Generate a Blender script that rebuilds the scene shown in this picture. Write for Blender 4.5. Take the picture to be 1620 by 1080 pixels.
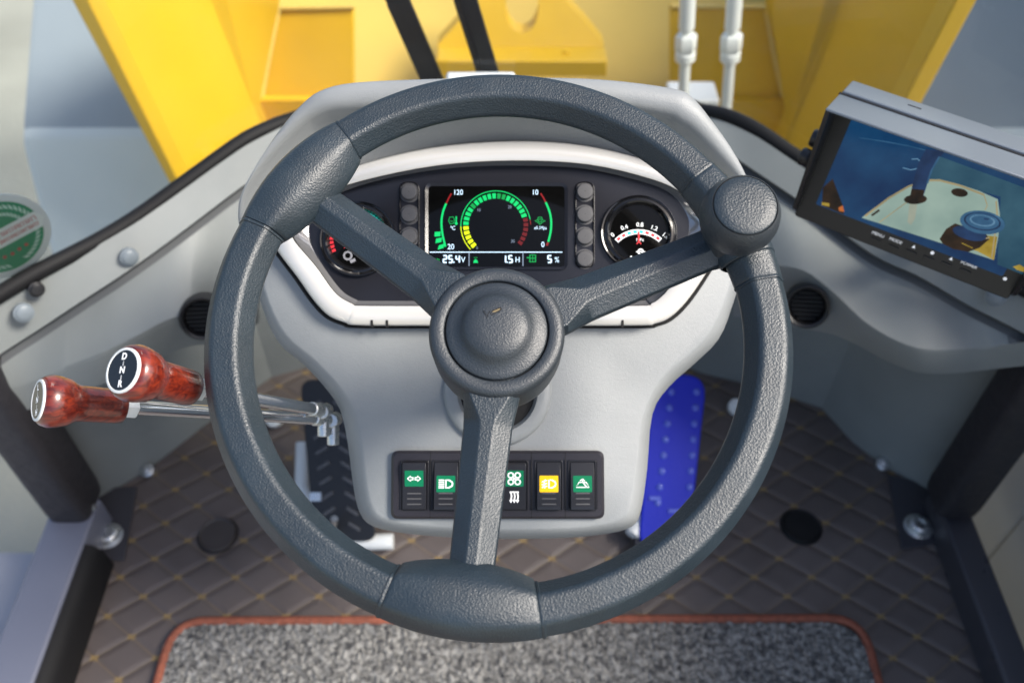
import bpy, bmesh, math, random
from mathutils import Vector as V, Matrix
random.seed(7)
for o in list(bpy.data.objects): bpy.data.objects.remove(o)
S = bpy.context.scene
COL = S.collection
R = math.radians
# ------------------------------------------------------------------ camera
FPX, PITCH = 1395.0, R(48)
CAM = V((0, 0, 1.15))
cd = bpy.data.cameras.new('camera'); cam = bpy.data.objects.new('camera', cd); COL.objects.link(cam)
cam.location = CAM; cam.rotation_euler = (R(90) - PITCH, 0, 0)
cd.sensor_width = 36; cd.lens = 36 * FPX / 1620; cd.clip_start = .02; cd.clip_end = 400
cd.dof.use_dof = True; cd.dof.focus_distance = .62; cd.dof.aperture_fstop = 5.4
S.camera = cam
# ------------------------------------------------------------------ light
w = bpy.data.worlds.new('World'); S.world = w; w.use_nodes = True
nt = w.node_tree; nt.nodes.clear()
sky = nt.nodes.new('ShaderNodeTexSky'); sky.sky_type = 'NISHITA'; sky.sun_disc = False
SUN_EL, SUN_AZ = R(47), R(105)          # azimuth from +Y (forward) towards +X
sky.sun_elevation = SUN_EL; sky.sun_rotation = SUN_AZ
sky.air_density = 1.0; sky.dust_density = 3.0; sky.ozone_density = 1.0
bg = nt.nodes.new('ShaderNodeBackground'); bg.inputs[1].default_value = .115
ow = nt.nodes.new('ShaderNodeOutputWorld')
nt.links.new(sky.outputs[0], bg.inputs[0]); nt.links.new(bg.outputs[0], ow.inputs[0])
sd = bpy.data.lights.new('sun', 'SUN'); sun = bpy.data.objects.new('sun', sd); COL.objects.link(sun)
sd.energy = 2.6; sd.angle = R(19); sd.color = (1, .94, .85)
sdir = V((math.sin(SUN_AZ) * math.cos(SUN_EL), math.cos(SUN_AZ) * math.cos(SUN_EL), math.sin(SUN_EL)))
sun.rotation_euler = sdir.to_track_quat('Z', 'Y').to_euler(); sun.location = (-3, 3, 5)
S.view_settings.view_transform = 'Standard'; S.view_settings.look = 'None'
S.view_settings.exposure = 1.05; S.view_settings.gamma = 1; S.view_settings.use_curve_mapping = False

# ------------------------------------------------------------------ photo pixel (1620x1080) -> place
vx, vv, vu = V((1, 0, 0)), V((0, math.cos(PITCH), -math.sin(PITCH))), V((0, math.sin(PITCH), math.cos(PITCH)))
def ray(x, y): return vv + (x - 810) / FPX * vx + (540 - y) / FPX * vu
def zpt(x, y, Z=0.0): d = ray(x, y); return CAM + d * ((Z - CAM.z) / d.z)
def ypt(x, y, Y): d = ray(x, y); return CAM + d * (Y / d.y)
def xpt(x, y, X): d = ray(x, y); return CAM + d * (X / d.x)
def dpt(x, y, D): return CAM + ray(x, y) * D
class Pl:
    def __init__(s, O, a, n):
        s.O = V(O); s.n = V(n).normalized(); s.a = (V(a) - V(a).dot(s.n) * s.n).normalized(); s.b = s.n.cross(s.a)
    def P(s, a, b, h=0.0): return s.O + s.a * a + s.b * b + s.n * h
    def px(s, x, y, h=0.0):
        d = ray(x, y); return CAM + d * ((s.O + s.n * h - CAM).dot(s.n) / d.dot(s.n))
    def ab(s, x, y, h=0.0):
        q = s.px(x, y, h) - s.O; return (q.dot(s.a), q.dot(s.b))
    def sub(s, x, y, h=0.0, rot=0.0, tilt=0.0):
        a = s.a * math.cos(rot) + s.b * math.sin(rot); n = s.n; b = n.cross(a)
        n2 = n * math.cos(tilt) + b * math.sin(tilt)
        return Pl(s.px(x, y, h), a, n2)

# ------------------------------------------------------------------ materials
def lin(c):
    f = lambda t: t / 12.92 if t <= .04045 else ((t + .055) / 1.055) ** 2.4
    return tuple(f(t / 255) for t in c)
def mat(name, col, rough=.5, metal=0.0, spec=.5, bumps=(), var=None, coat=0.0, emit=None, coat_rough=.05, rvar=None):
    m = bpy.data.materials.new(name); m.use_nodes = True
    t = m.node_tree; p = t.nodes['Principled BSDF']
    p.inputs['Base Color'].default_value = (*col, 1); p.inputs['Roughness'].default_value = rough
    p.inputs['Metallic'].default_value = metal; p.inputs['Specular IOR Level'].default_value = spec
    p.inputs['Coat Weight'].default_value = coat; p.inputs['Coat Roughness'].default_value = coat_rough
    if emit: p.inputs['Emission Color'].default_value = (*emit[0], 1); p.inputs['Emission Strength'].default_value = emit[1]
    N = lambda k: t.nodes.new('ShaderNode' + k)
    tc = N('TexCoord')
    def noise(scale, detail=3, dist=0):
        n = N('TexNoise'); n.inputs['Scale'].default_value = scale; n.inputs['Detail'].default_value = detail
        n.inputs['Distortion'].default_value = dist
        t.links.new(tc.outputs['Object'], n.inputs['Vector']); return n
    if var:
        n = noise(var[0], 5); r = N('ValToRGB'); a = var[1]
        c2 = var[2] if len(var) > 2 else None
        r.color_ramp.elements[0].position = .3; r.color_ramp.elements[1].position = .7
        r.color_ramp.elements[0].color = (*[c * (1 - a) for c in col], 1)
        r.color_ramp.elements[1].color = (*(c2 or [min(1, c * (1 + a)) for c in col]), 1)
        t.links.new(n.outputs[0], r.inputs[0]); t.links.new(r.outputs[0], p.inputs['Base Color'])
    if rvar:
        n = noise(rvar[0], 4); mr = N('MapRange'); mr.inputs['From Min'].default_value = .3; mr.inputs['From Max'].default_value = .7
        mr.inputs['To Min'].default_value = rough - rvar[1]; mr.inputs['To Max'].default_value = rough + rvar[1]
        t.links.new(n.outputs[0], mr.inputs[0]); t.links.new(mr.outputs[0], p.inputs['Roughness'])
    prev = None
    for kind, scale, dist in bumps:
        if kind == 'vor':
            n = N('TexVoronoi'); n.inputs['Scale'].default_value = scale; n.feature = 'SMOOTH_F1'
            t.links.new(tc.outputs['Object'], n.inputs['Vector']); out = n.outputs['Distance']
        else: out = noise(scale, 2, .3).outputs[0]
        b = N('Bump'); b.inputs['Strength'].default_value = 1; b.inputs['Distance'].default_value = dist
        t.links.new(out, b.inputs['Height'])
        if prev: t.links.new(prev.outputs[0], b.inputs['Normal'])
        prev = b
    if prev: t.links.new(prev.outputs[0], p.inputs['Normal'])
    return m
M = {}
M['wheel'] = mat('wheel_polymer', (.0115, .021, .029), .44, spec=.8, bumps=[('vor', 900, .00027), ('noise', 2200, .00012)], rvar=(60, .06), var=(35, .15))
M['hub'] = mat('hub_polymer', (.021, .027, .033), .46, spec=.8, bumps=[('vor', 900, .00022), ('noise', 2200, .00012)], var=(50, .1))
M['gap'] = mat('dark_gap', (.006, .006, .007), .8)
M['gold'] = mat('gold_mark', (.32, .24, .12), .35, metal=.6)
M['abs'] = mat('grey_plastic', (.262, .276, .281), .45, bumps=[('noise', 1400, .00022), ('noise', 350, .00012)], var=(14, .07), rvar=(14, .06))
M['abs_side'] = mat('grey_side_plastic', (.205, .221, .219), .5, bumps=[('noise', 900, .0004)], var=(8, .09), rvar=(10, .06))
M['bezel'] = mat('silver_white_bezel', (.72, .70, .66), .28, metal=.25)
M['chrome_wall'] = mat('gloss_wall', (.35, .35, .36), .12, metal=.6)
M['panel'] = mat('black_panel', (.014, .014, .018), .22, spec=.5, bumps=[('noise', 1500, .00006)])
M['gloss_black'] = mat('gloss_black', (.006, .006, .007), .08)
M['screenblack'] = mat('screen_black', (.003, .003, .003), .06, spec=.22)
M['button'] = mat('rubber_button', (.075, .075, .08), .55, bumps=[('noise', 2500, .0001)])
M['rockframe'] = mat('switch_frame', (.022, .02, .025), .34, bumps=[('noise', 2200, .00006)])
M['rock'] = mat('rocker_black', (.016, .016, .019), .3)
M['grn_lens'] = mat('green_lens', (.0, .12, .05), .25, emit=((.0, .30, .10), .14))
M['yel_lens'] = mat('yellow_lens', (.85, .50, .0), .25, emit=((.9, .5, .0), .15))
M['white_ink'] = mat('white_ink', (.85, .85, .85), .5, emit=((1, 1, 1), .2))
M['dim_ink'] = mat('dim_ink', (.25, .25, .27), .5)
for k, c, e in (('e_green', (.0, .55, .13), .8), ('e_lime', (.62, .75, .0), .9), ('e_red', (.40, .01, .01), .45), ('e_dred', (.30, .008, .006), .32), ('e_white', (.62, .82, 1), 1.0), ('e_dim', (.30, .38, .5), .5), ('e_dgreen', (.0, .33, .06), .65)):
    M[k] = mat(k, (0, 0, 0), .3, emit=(c, e))
M['dial_white'] = mat('dial_white', (.8, .82, .82), .5, emit=((.8, .85, .85), .15))
M['dial_red'] = mat('dial_red', (.62, .02, .03), .5, emit=((.6, .02, .03), .12))
M['dial_teal'] = mat('dial_teal', (.0, .42, .33), .5, emit=((.0, .45, .36), .6))
M['black'] = mat('black_plastic', (.012, .012, .014), .4)
M['rubber'] = mat('black_rubber', (.008, .008, .009), .6, spec=.25, bumps=[('noise', 500, .0003)])
M['pillar'] = mat('black_foam', (.022, .021, .025), .5, bumps=[('noise', 60, .002), ('noise', 900, .0003)])
M['darksteel'] = mat('dark_painted_steel', (.045, .044, .052), .33, bumps=[('noise', 700, .0001)], rvar=(20, .08))
M['sill'] = mat('slate_painted_steel', (.135, .145, .19), .36, bumps=[('noise', 500, .00012)], rvar=(15, .08))
M['step'] = mat('step_paint', (.31, .315, .35), .5, var=(6, .08))
M['chrome'] = mat('chrome', (.75, .76, .78), .10, metal=1, rvar=(50, .05))
M['zinc'] = mat('zinc', (.62, .64, .64), .32, metal=.9, bumps=[('noise', 300, .0003)], rvar=(80, .12))
M['white_plastic'] = mat('white_plastic', (.75, .77, .76), .4)
M['hose'] = mat('white_hose', (.80, .83, .80), .4, bumps=[('noise', 300, .0006)])
M['blue'] = mat('blue_paint', (.004, .016, .46), .42, spec=.35, rvar=(40, .08), bumps=[('noise', 200, .0003)])
M['bluestud'] = mat('blue_glint', (.10, .14, .60), .22)  # paler blue, bright glints of the studs put into the colour
M['pedal'] = mat('black_pedal', (.010, .010, .011), .35)
M['yellow'] = mat('yellow_paint', (.68, .415, .015), .38, var=(3, .10), rvar=(8, .08), bumps=[('noise', 120, .0006)])
M['paleyel'] = mat('glare_pale_paint', (.72, .50, .105), .55, var=(3, .08))  # frame yellow paled, sun and sky glare put into the colour
M['weldy'] = mat('weld_bead', (.74, .55, .15), .3, bumps=[('noise', 150, .003)])
M['fender'] = mat('fender_paint', (.29, .335, .365), .42, var=(3, .08), rvar=(6, .06))
M['concrete'] = mat('concrete', (.31, .31, .26), .9, var=(1.6, .18), bumps=[('noise', 60, .004)])
M['firewall'] = mat('firewall_grey', (.16, .17, .175), .55, var=(8, .08))
M['door'] = mat('grey_door_paint', (.34, .34, .335), .5, var=(5, .05))
M['wood_trim'] = mat('orange_binding', (.23, .068, .038), .75, bumps=[('noise', 500, .0012)], var=(120, .25))
M['seam_grey'] = mat('seam_grey', (.07, .075, .08), .6)
M['plug_brown'] = mat('plug_brown', (.050, .042, .040), .5)
M['lit_fender'] = mat('lit_fender_paint', (.64, .69, .68), .5, var=(2, .08))  # lower fender face: its brighter light is put into a paler paint
M['rib_gloss'] = mat('rib_gloss', (.07, .07, .074), .16)
M['bolt_cap'] = mat('bolt_cap', (.17, .20, .225), .4)
M['brass'] = mat('brass', (.5, .36, .12), .3, metal=.8)
M['monitor_case'] = mat('monitor_case', (.014, .013, .014), .32, bumps=[('noise', 1200, .00006)])
M['hood_plastic'] = mat('monitor_hood', (.165, .19, .22), .28, bumps=[('noise', 900, .0001)])
# burl-wood lever
def wood():
    m = mat('lacquered_red_wood', (.30, .03, .012), .3, coat=.7); t = m.node_tree; p = t.nodes['Principled BSDF']
    tc = t.nodes.new('ShaderNodeTexCoord'); mp = t.nodes.new('ShaderNodeMapping'); mp.inputs['Scale'].default_value = (3, 75, 75)
    wv = t.nodes.new('ShaderNodeTexNoise'); wv.inputs['Scale'].default_value = 4.0; wv.inputs['Detail'].default_value = 6; wv.inputs['Distortion'].default_value = .9
    r = t.nodes.new('ShaderNodeValToRGB'); e = r.color_ramp.elements
    e[0].position = .38; e[0].color = (.075, .007, .004, 1); e[1].position = .66; e[1].color = (.215, .024, .008, 1)
    t.links.new(tc.outputs['Object'], mp.inputs[0]); t.links.new(mp.outputs[0], wv.inputs['Vector'])
    t.links.new(wv.outputs[0], r.inputs[0]); t.links.new(r.outputs[0], p.inputs['Base Color']); return m
M['wood'] = wood()
# quilted leather floor
def quilt():
    m = mat('quilted_leather', (.085, .06, .052), .5); t = m.node_tree; p = t.nodes['Principled BSDF']
    N = lambda k: t.nodes.new('ShaderNode' + k)
    def math_(op, a, b=None):
        n = N('Math'); n.operation = op
        for i, q in enumerate((a, b)):
            if q is None: continue
            if isinstance(q, (int, float)): n.inputs[i].default_value = q
            else: t.links.new(q, n.inputs[i])
        return n.outputs[0]
    tc = N('TexCoord'); sx = N('SeparateXYZ'); t.links.new(tc.outputs['Object'], sx.inputs[0])
    xs = math_('DIVIDE', sx.outputs[0], .0815); ys = math_('DIVIDE', sx.outputs[1], .058)
    p_ = math_('ADD', math_('ADD', xs, ys), -.323); q_ = math_('ADD', math_('SUBTRACT', xs, ys), -.082)
    dist = lambda o: math_('ABSOLUTE', math_('SUBTRACT', math_('FRACT', math_('ADD', o, 200.5)), .5))
    dp, dq = dist(p_), dist(q_)
    mn = math_('MINIMUM', dp, dq); mx = math_('MAXIMUM', dp, dq)
    hgt = math_('SMOOTH_MIN', mn, .16); t.nodes[-1].inputs[2].default_value = .115
    b = N('Bump'); b.inputs['Strength'].default_value = 1; b.inputs['Distance'].default_value = .014
    t.links.new(hgt, b.inputs['Height'])
    nz = N('TexNoise'); nz.inputs['Scale'].default_value = 700; t.links.new(tc.outputs['Object'], nz.inputs['Vector'])
    b2 = N('Bump'); b2.inputs['Distance'].default_value = .0006; t.links.new(nz.outputs[0], b2.inputs['Height']); t.links.new(b.outputs[0], b2.inputs['Normal'])
    t.links.new(b2.outputs[0], p.inputs['Normal'])
    thread = math_('MULTIPLY', math_('LESS_THAN', mn, .030), .13)
    node = math_('MULTIPLY', math_('LESS_THAN', mx, .115), math_('LESS_THAN', mn, .045))
    fac = math_('MAXIMUM', thread, math_('MULTIPLY', node, .6))
    mix = N('MixRGB'); t.links.new(fac, mix.inputs[0]); 
    n2 = N('TexNoise'); n2.inputs['Scale'].default_value = 9; n2.inputs['Detail'].default_value = 5; t.links.new(tc.outputs['Object'], n2.inputs['Vector'])
    r = N('ValToRGB'); r.color_ramp.elements[0].color = (.080, .065, .061, 1); r.color_ramp.elements[1].color = (.115, .096, .091, 1)
    r.color_ramp.elements[0].position = .3; r.color_ramp.elements[1].position = .7
    t.links.new(n2.outputs[0], r.inputs[0]); t.links.new(r.outputs[0], mix.inputs[1]); mix.inputs[2].default_value = (.30, .20, .06, 1)
    t.links.new(mix.outputs[0], p.inputs['Base Color']); return m
M['quilt'] = quilt()
def carpet():
    m = mat('loop_carpet', (.2, .2, .19), .95, spec=.1); t = m.node_tree; p = t.nodes['Principled BSDF']
    tc = t.nodes.new('ShaderNodeTexCoord'); n = t.nodes.new('ShaderNodeTexNoise'); n.inputs['Scale'].default_value = 140; n.inputs['Detail'].default_value = 4; n.inputs['Distortion'].default_value = .6
    r = t.nodes.new('ShaderNodeValToRGB'); e = r.color_ramp.elements
    e[0].position = .34; e[0].color = (.05, .05, .053, 1); e[1].position = .68; e[1].color = (.31, .305, .29, 1)
    x = e.new(.5); x.color = (.15, .148, .142, 1)
    t.links.new(tc.outputs['Object'], n.inputs['Vector']); t.links.new(n.outputs[0], r.inputs[0]); t.links.new(r.outputs[0], p.inputs['Base Color'])
    return m
M['carpet'] = carpet()
def glass():
    m = bpy.data.materials.new('window_glass'); m.use_nodes = True; t = m.node_tree; t.nodes.clear()
    o = t.nodes.new('ShaderNodeOutputMaterial'); mx = t.nodes.new('ShaderNodeMixShader'); tr = t.nodes.new('ShaderNodeBsdfTransparent'); g = t.nodes.new('ShaderNodeBsdfGlossy')
    tr.inputs[0].default_value = (.95, .98, .97, 1); g.inputs['Roughness'].default_value = .02
    f = t.nodes.new('ShaderNodeFresnel'); f.inputs[0].default_value = 1.5
    t.links.new(f.outputs[0], mx.inputs[0]); t.links.new(tr.outputs[0], mx.inputs[1]); t.links.new(g.outputs[0], mx.inputs[2]); d = t.nodes.new('ShaderNodeBsdfDiffuse'); d.inputs[0].default_value = (.8, .82, .82, 1); m2 = t.nodes.new('ShaderNodeMixShader')
    tc = t.nodes.new('ShaderNodeTexCoord'); n = t.nodes.new('ShaderNodeTexNoise'); n.inputs['Scale'].default_value = 3.5; n.inputs['Detail'].default_value = 5; n.inputs['Distortion'].default_value = .8
    mr = t.nodes.new('ShaderNodeMapRange'); mr.inputs['From Min'].default_value = .35; mr.inputs['From Max'].default_value = .7; mr.inputs['To Min'].default_value = .01; mr.inputs['To Max'].default_value = .038
    t.links.new(tc.outputs['Object'], n.inputs['Vector']); t.links.new(n.outputs[0], mr.inputs[0]); t.links.new(mr.outputs[0], m2.inputs[0])
    t.links.new(mx.outputs[0], m2.inputs[1]); t.links.new(d.outputs[0], m2.inputs[2]); t.links.new(m2.outputs[0], o.inputs[0])
    return m
M['glass'] = glass()

def screen_mat(name, c1, c2, st, scale=25):
    m = mat(name, (0, 0, 0), .10, spec=.25); t = m.node_tree; p = t.nodes['Principled BSDF']
    tc = t.nodes.new('ShaderNodeTexCoord'); n = t.nodes.new('ShaderNodeTexNoise'); n.inputs['Scale'].default_value = scale; n.inputs['Detail'].default_value = 6
    r = t.nodes.new('ShaderNodeValToRGB'); r.color_ramp.elements[0].position = .32; r.color_ramp.elements[1].position = .7; r.color_ramp.elements[0].color = (*c1, 1); r.color_ramp.elements[1].color = (*c2, 1)
    t.links.new(tc.outputs['Object'], n.inputs['Vector']); t.links.new(n.outputs[0], r.inputs[0]); t.links.new(r.outputs[0], p.inputs['Emission Color']); p.inputs['Emission Strength'].default_value = st
    return m
# ------------------------------------------------------------------ objects
def tag(o, label=None, cat=None, group=None, kind=None):
    if label: o['label'] = label
    if cat: o['category'] = cat
    if group: o['group'] = group
    if kind: o['kind'] = kind
    return o
def thing(name, loc, label, cat, group=None):
    o = bpy.data.objects.new(name, None); o.location = loc; o.empty_display_size = .05; COL.objects.link(o)
    return tag(o, label, cat, group)
ORG = {}
def origin(o):
    p = V((0, 0, 0))
    while o: p += V(o.location); o = o.parent
    return p
class MB:
    def __init__(s): s.v = []; s.f = []; s.m = []; s.i = []
    def add(s, vs, fs, m):
        m = M[m]
        if m not in s.m: s.m.append(m)
        k = s.m.index(m); b = len(s.v); s.v += [V(q) for q in vs]
        for f in fs: s.f.append([b + j for j in f]); s.i.append(k)
        return s
    def build(s, name, parent=None, loc=None, bevel=0, seg=2, sharp=38, recalc=True):
        base = origin(parent) if parent else V(loc or (0, 0, 0))
        me = bpy.data.meshes.new(name); me.from_pydata([tuple(q - base) for q in s.v], [], s.f)
        for m in s.m: me.materials.append(m)
        me.polygons.foreach_set('material_index', s.i)
        if recalc:
            bm = bmesh.new(); bm.from_mesh(me); bmesh.ops.recalc_face_normals(bm, faces=bm.faces); bm.to_mesh(me); bm.free()
        me.polygons.foreach_set('use_smooth', [True] * len(me.polygons))
        me.set_sharp_from_angle(angle=R(sharp)); me.update()
        o = bpy.data.objects.new(name, me); COL.objects.link(o)
        if parent: o.parent = parent
        else: o.location = base
        if bevel:
            b = o.modifiers.new('bevel', 'BEVEL'); b.width = bevel; b.segments = seg; b.limit_method = 'ANGLE'; b.angle_limit = R(30); b.harden_normals = False
        return o
    # ---- shapes
    def loft(s, rings, m, cap0=True, cap1=True, closed=True):
        n = len(rings[0]); vs = [q for r_ in rings for q in r_]; fs = []
        for i in range(len(rings) - 1):
            for j in range(n if closed else n - 1):
                k = (j + 1) % n; fs.append((i * n + j, i * n + k, (i + 1) * n + k, (i + 1) * n + j))
        if cap0: fs.append(tuple(range(n))[::-1])
        if cap1: fs.append(tuple(range((len(rings) - 1) * n, len(rings) * n)))
        return s.add(vs, fs, m)
    def prism(s, pl, ab, h0, h1, m): return s.loft([[pl.P(a, b, h0) for a, b in ab], [pl.P(a, b, h1) for a, b in ab]], m)
    def box(s, pl, a0, a1, b0, b1, h0, h1, m): return s.prism(pl, [(a0, b0), (a1, b0), (a1, b1), (a0, b1)], h0, h1, m)
    def flat(s, pl, ab, h, m): return s.add([pl.P(a, b, h) for a, b in ab], [tuple(range(len(ab)))], m)
    def lathe(s, pl, prof, m, seg=48, cap0=False, cap1=False, ph0=0):
        rings = [[pl.P(r_ * math.cos(ph0 + 2 * math.pi * j / seg), r_ * math.sin(ph0 + 2 * math.pi * j / seg), h) for j in range(seg)] for r_, h in prof]
        return s.loft(rings, m, cap0, cap1)
    def tube(s, pts, rad, m, seg=14, caps=True):
        pts = [V(p) for p in pts]; rings = []
        rad = rad if isinstance(rad, (list, tuple)) else [rad] * len(pts)
        t0 = (pts[1] - pts[0]).normalized(); up = V((0, 0, 1)) if abs(t0.z) < .9 else V((1, 0, 0)); a = (up - up.dot(t0) * t0).normalized()
        for i, p in enumerate(pts):
            t = (pts[min(i + 1, len(pts) - 1)] - pts[max(i - 1, 0)]).normalized(); a = (a - a.dot(t) * t).normalized(); b = t.cross(a)
            rings.append([p + (a * math.cos(2 * math.pi * j / seg) + b * math.sin(2 * math.pi * j / seg)) * rad[i] for j in range(seg)])
        return s.loft(rings, m, caps, caps)
    def line(s, pl, pts, wd, h, m, closed=False):       # flat stroke on a plane
        n = len(pts); L = []; Rr = []
        for i in range(n):
            if closed: p0, p1 = pts[i - 1], pts[(i + 1) % n]
            else: p0, p1 = pts[max(i - 1, 0)], pts[min(i + 1, n - 1)]
            d = V((p1[0] - p0[0], p1[1] - p0[1])); d = d.normalized() if d.length > 1e-9 else V((1, 0)); nx, ny = -d.y * wd / 2, d.x * wd / 2
            L.append(pl.P(pts[i][0] + nx, pts[i][1] + ny, h)); Rr.append(pl.P(pts[i][0] - nx, pts[i][1] - ny, h))
        return s.add(L + Rr, [(i, (i + 1) % n, n + (i + 1) % n, n + i) for i in range(n if closed else n - 1)], m)
    def text(s, pl, st, a, b, size, h, m, rot=0.0, bold=0.0, sx=1.0):
        me = text_mesh(st, bold); c, q = math.cos(rot), math.sin(rot)
        vs = [pl.P(a + (x * sx * c - y * q) * size, b + (x * sx * q + y * c) * size, h) for x, y in me[0]]
        return s.add(vs, me[1], m)
TXT = {}
def text_mesh(st, bold=0.0):
    if (st, bold) in TXT: return TXT[(st, bold)]
    c = bpy.data.curves.new('t', 'FONT'); c.body = st; c.align_x = 'CENTER'; c.align_y = 'CENTER'; c.size = 1; c.offset = bold; c.resolution_u = 3
    o = bpy.data.objects.new('t', c); COL.objects.link(o); bpy.context.view_layer.update()
    dg = bpy.context.evaluated_depsgraph_get(); me = bpy.data.meshes.new_from_object(o.evaluated_get(dg))
    res = ([(q.co.x, q.co.y) for q in me.vertices], [tuple(p.vertices) for p in me.polygons])
    bpy.data.objects.remove(o); bpy.data.curves.remove(c); bpy.data.meshes.remove(me)
    TXT[(st, bold)] = res; return res
def rpoly(pts, r, n=5):       # round the corners of a 2D polygon
    out = []; N_ = len(pts)
    for i in range(N_):
        p = V(pts[i]).to_2d(); a = V(pts[i - 1]).to_2d() - p; b = V(pts[(i + 1) % N_]).to_2d() - p
        rr = min(r, a.length * .48, b.length * .48); p0 = p + a.normalized() * rr; p1 = p + b.normalized() * rr
        for k in range(n + 1):
            t = k / n; q = p0 * (1 - t) ** 2 + p * 2 * t * (1 - t) + p1 * t * t; out.append((q.x, q.y))
    return out
def rrect(a0, a1, b0, b1, r, n=5): return rpoly([(a0, b0), (a1, b0), (a1, b1), (a0, b1)], r, n)
def smooth(pts, n=4):         # Catmull-Rom through points (open)
    out = []; P_ = [V(p) for p in pts]
    for i in range(len(P_) - 1):
        p0, p1, p2, p3 = P_[max(i - 1, 0)], P_[i], P_[i + 1], P_[min(i + 2, len(P_) - 1)]
        for k in range(n):
            t = k / n; out.append(.5 * (2 * p1 + (p2 - p0) * t + (2 * p0 - 5 * p1 + 4 * p2 - p3) * t * t + (3 * p1 - p0 - 3 * p2 + p3) * t ** 3))
    out.append(P_[-1]); return out
def sm2(pts, n=4): return [(q.x, q.y) for q in smooth([V((a, b, 0)) for a, b in pts], n)]
def smc(pts, n=3): return sm2(list(pts) + [pts[0]], n)[:-1]
def arc(cx, cy, r, a0, a1, n): return [(cx + r * math.cos(R(a0 + (a1 - a0) * i / n)), cy + r * math.sin(R(a0 + (a1 - a0) * i / n))) for i in range(n + 1)]
def circ(cx, cy, r, n=28): return arc(cx, cy, r, 0, 360 * (n - 1) / n, n - 1)
FLOOR = Pl((0, 0, 0), (1, 0, 0), (0, 0, 1))
px = 5.3e-4                    # metres per photo pixel on the dashboard

# ================================================================== SETTING
g = MB(); g.add([(-60, -60, -.85), (60, -60, -.85), (60, 60, -.85), (-60, 60, -.85)], [(0, 1, 2, 3)], 'concrete')
tag(g.build('ground', loc=(0, 0, -.85)), kind='structure')
fl = MB(); fl.prism(FLOOR, [(-.62, -.3), (.62, -.3), (.64, .78), (.48, 1.02), (-.48, 1.02), (-.64, .78)], -.05, 0, 'quilt')
tag(fl.build('floor', loc=(0, 0, 0)), kind='structure')

# ---- carpet mat on the floor
mat_th = .010
cm = thing('carpet_mat', zpt(810, 1100, 0), 'grey speckled loop pile mat with orange stitched edge on the quilted floor', 'mat')
T_ = mat_th
corners = [zpt(238, 1120, T_), zpt(262, 1010, T_), zpt(286, 990, T_), zpt(330, 984, T_), zpt(810, 976, T_), zpt(1300, 973, T_), zpt(1345, 980, T_), zpt(1366, 1003, T_), zpt(1388, 1120, T_)]
xl, xr, yt = zpt(245, 1040, T_).x, zpt(1376, 1040, T_).x, zpt(810, 976, T_).y
out = rpoly([(xl, -.10), (xr, -.10), (xr + .004, yt), (xl + .012, yt - .004)], .045, 8)
b = MB(); gx, gy = 300, 90
def inside_edge(x, y):
    return x > xl + .012 and x < xr - .004 and y < yt - .008
vs = []; 
for j in range(gy + 1):
    for i in range(gx + 1):
        x = xl + .006 + (xr - xl - .008) * i / gx; y = yt - .007 - .33 * j / gy
        cx0, cx1, cy = xl + .052, xr - .042, yt - .046    # pull grid corners inside the rounded outline
        if y > cy and x < cx0:
            d = V((x - cx0, y - cy)); q = max(abs(d.x), abs(d.y)); d = d.normalized() * q if d.length > 0 else d; x, y = cx0 + d.x, cy + d.y
        if y > cy and x > cx1:
            d = V((x - cx1, y - cy)); q = max(abs(d.x), abs(d.y)); d = d.normalized() * q if d.length > 0 else d; x, y = cx1 + d.x, cy + d.y
        vs.append((x + random.uniform(-.0008, .0008), y + random.uniform(-.0008, .0008), T_ - .001 + random.uniform(-.0022, .0022)))
b.add(vs, [(j * (gx + 1) + i, j * (gx + 1) + i + 1, (j + 1) * (gx + 1) + i + 1, (j + 1) * (gx + 1) + i) for j in range(gy) for i in range(gx)], 'carpet')
b.build('pile', cm)
b = MB(); b.tube([V((x, y, .007)) for x, y in out] + [V((out[0][0], out[0][1], .007))], .0062, 'wood_trim', 10, False); b.build('binding', cm)

# ---- round floor plugs
def plug(x, y, r, m, label, group):
    o = thing('floor_plug', zpt(x, y, 0), label, 'floor plug', group); pl = Pl(zpt(x, y, 0), (1, 0, 0), (0, 0, 1))
    b = MB(); b.lathe(pl, [(r, 0.0005), (r, .004), (r * .93, .0065), (r * .88, .005), (r * .86, .0045), (.0001, .005)], m); b.lathe(pl, [(r * 1.08, .0006), (r * 1.02, .0030), (r * .99, .0008)], 'rubber'); b.build('cap', o)
plug(345, 847, .0275, 'plug_brown', 'brown round rubber plug in the quilted floor on the lever side', 'round plugs in the quilted floor')
plug(1267, 833, .0285, 'rubber', 'black round rubber plug in the quilted floor on the blue pedal side', 'round plugs in the quilted floor')

# ================================================================== CAB SHELL
def dirn(p, q): return (V(q) - V(p)).normalized()
WL = Pl((-.61, .66, 0), (.31, .29, 0), (.29, -.31, 0))     # left corner wall, normal into the cab
WR = Pl((.61, .66, 0), (.31, -.29, 0), (-.29, -.31, 0))    # right corner wall
def Wpl(x): return WL if x < 600 else WR
# firewall
b = MB(); b.box(Pl((0, 1.0, 0), (1, 0, 0), (0, -1, 0)), -.24, .24, -.0, .47, -.02, .0, 'firewall')
fw = b.build('firewall', loc=(0, 1.0, 0)); tag(fw, 'plain grey firewall panel behind the dashboard below the windscreen', 'panel')
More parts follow.
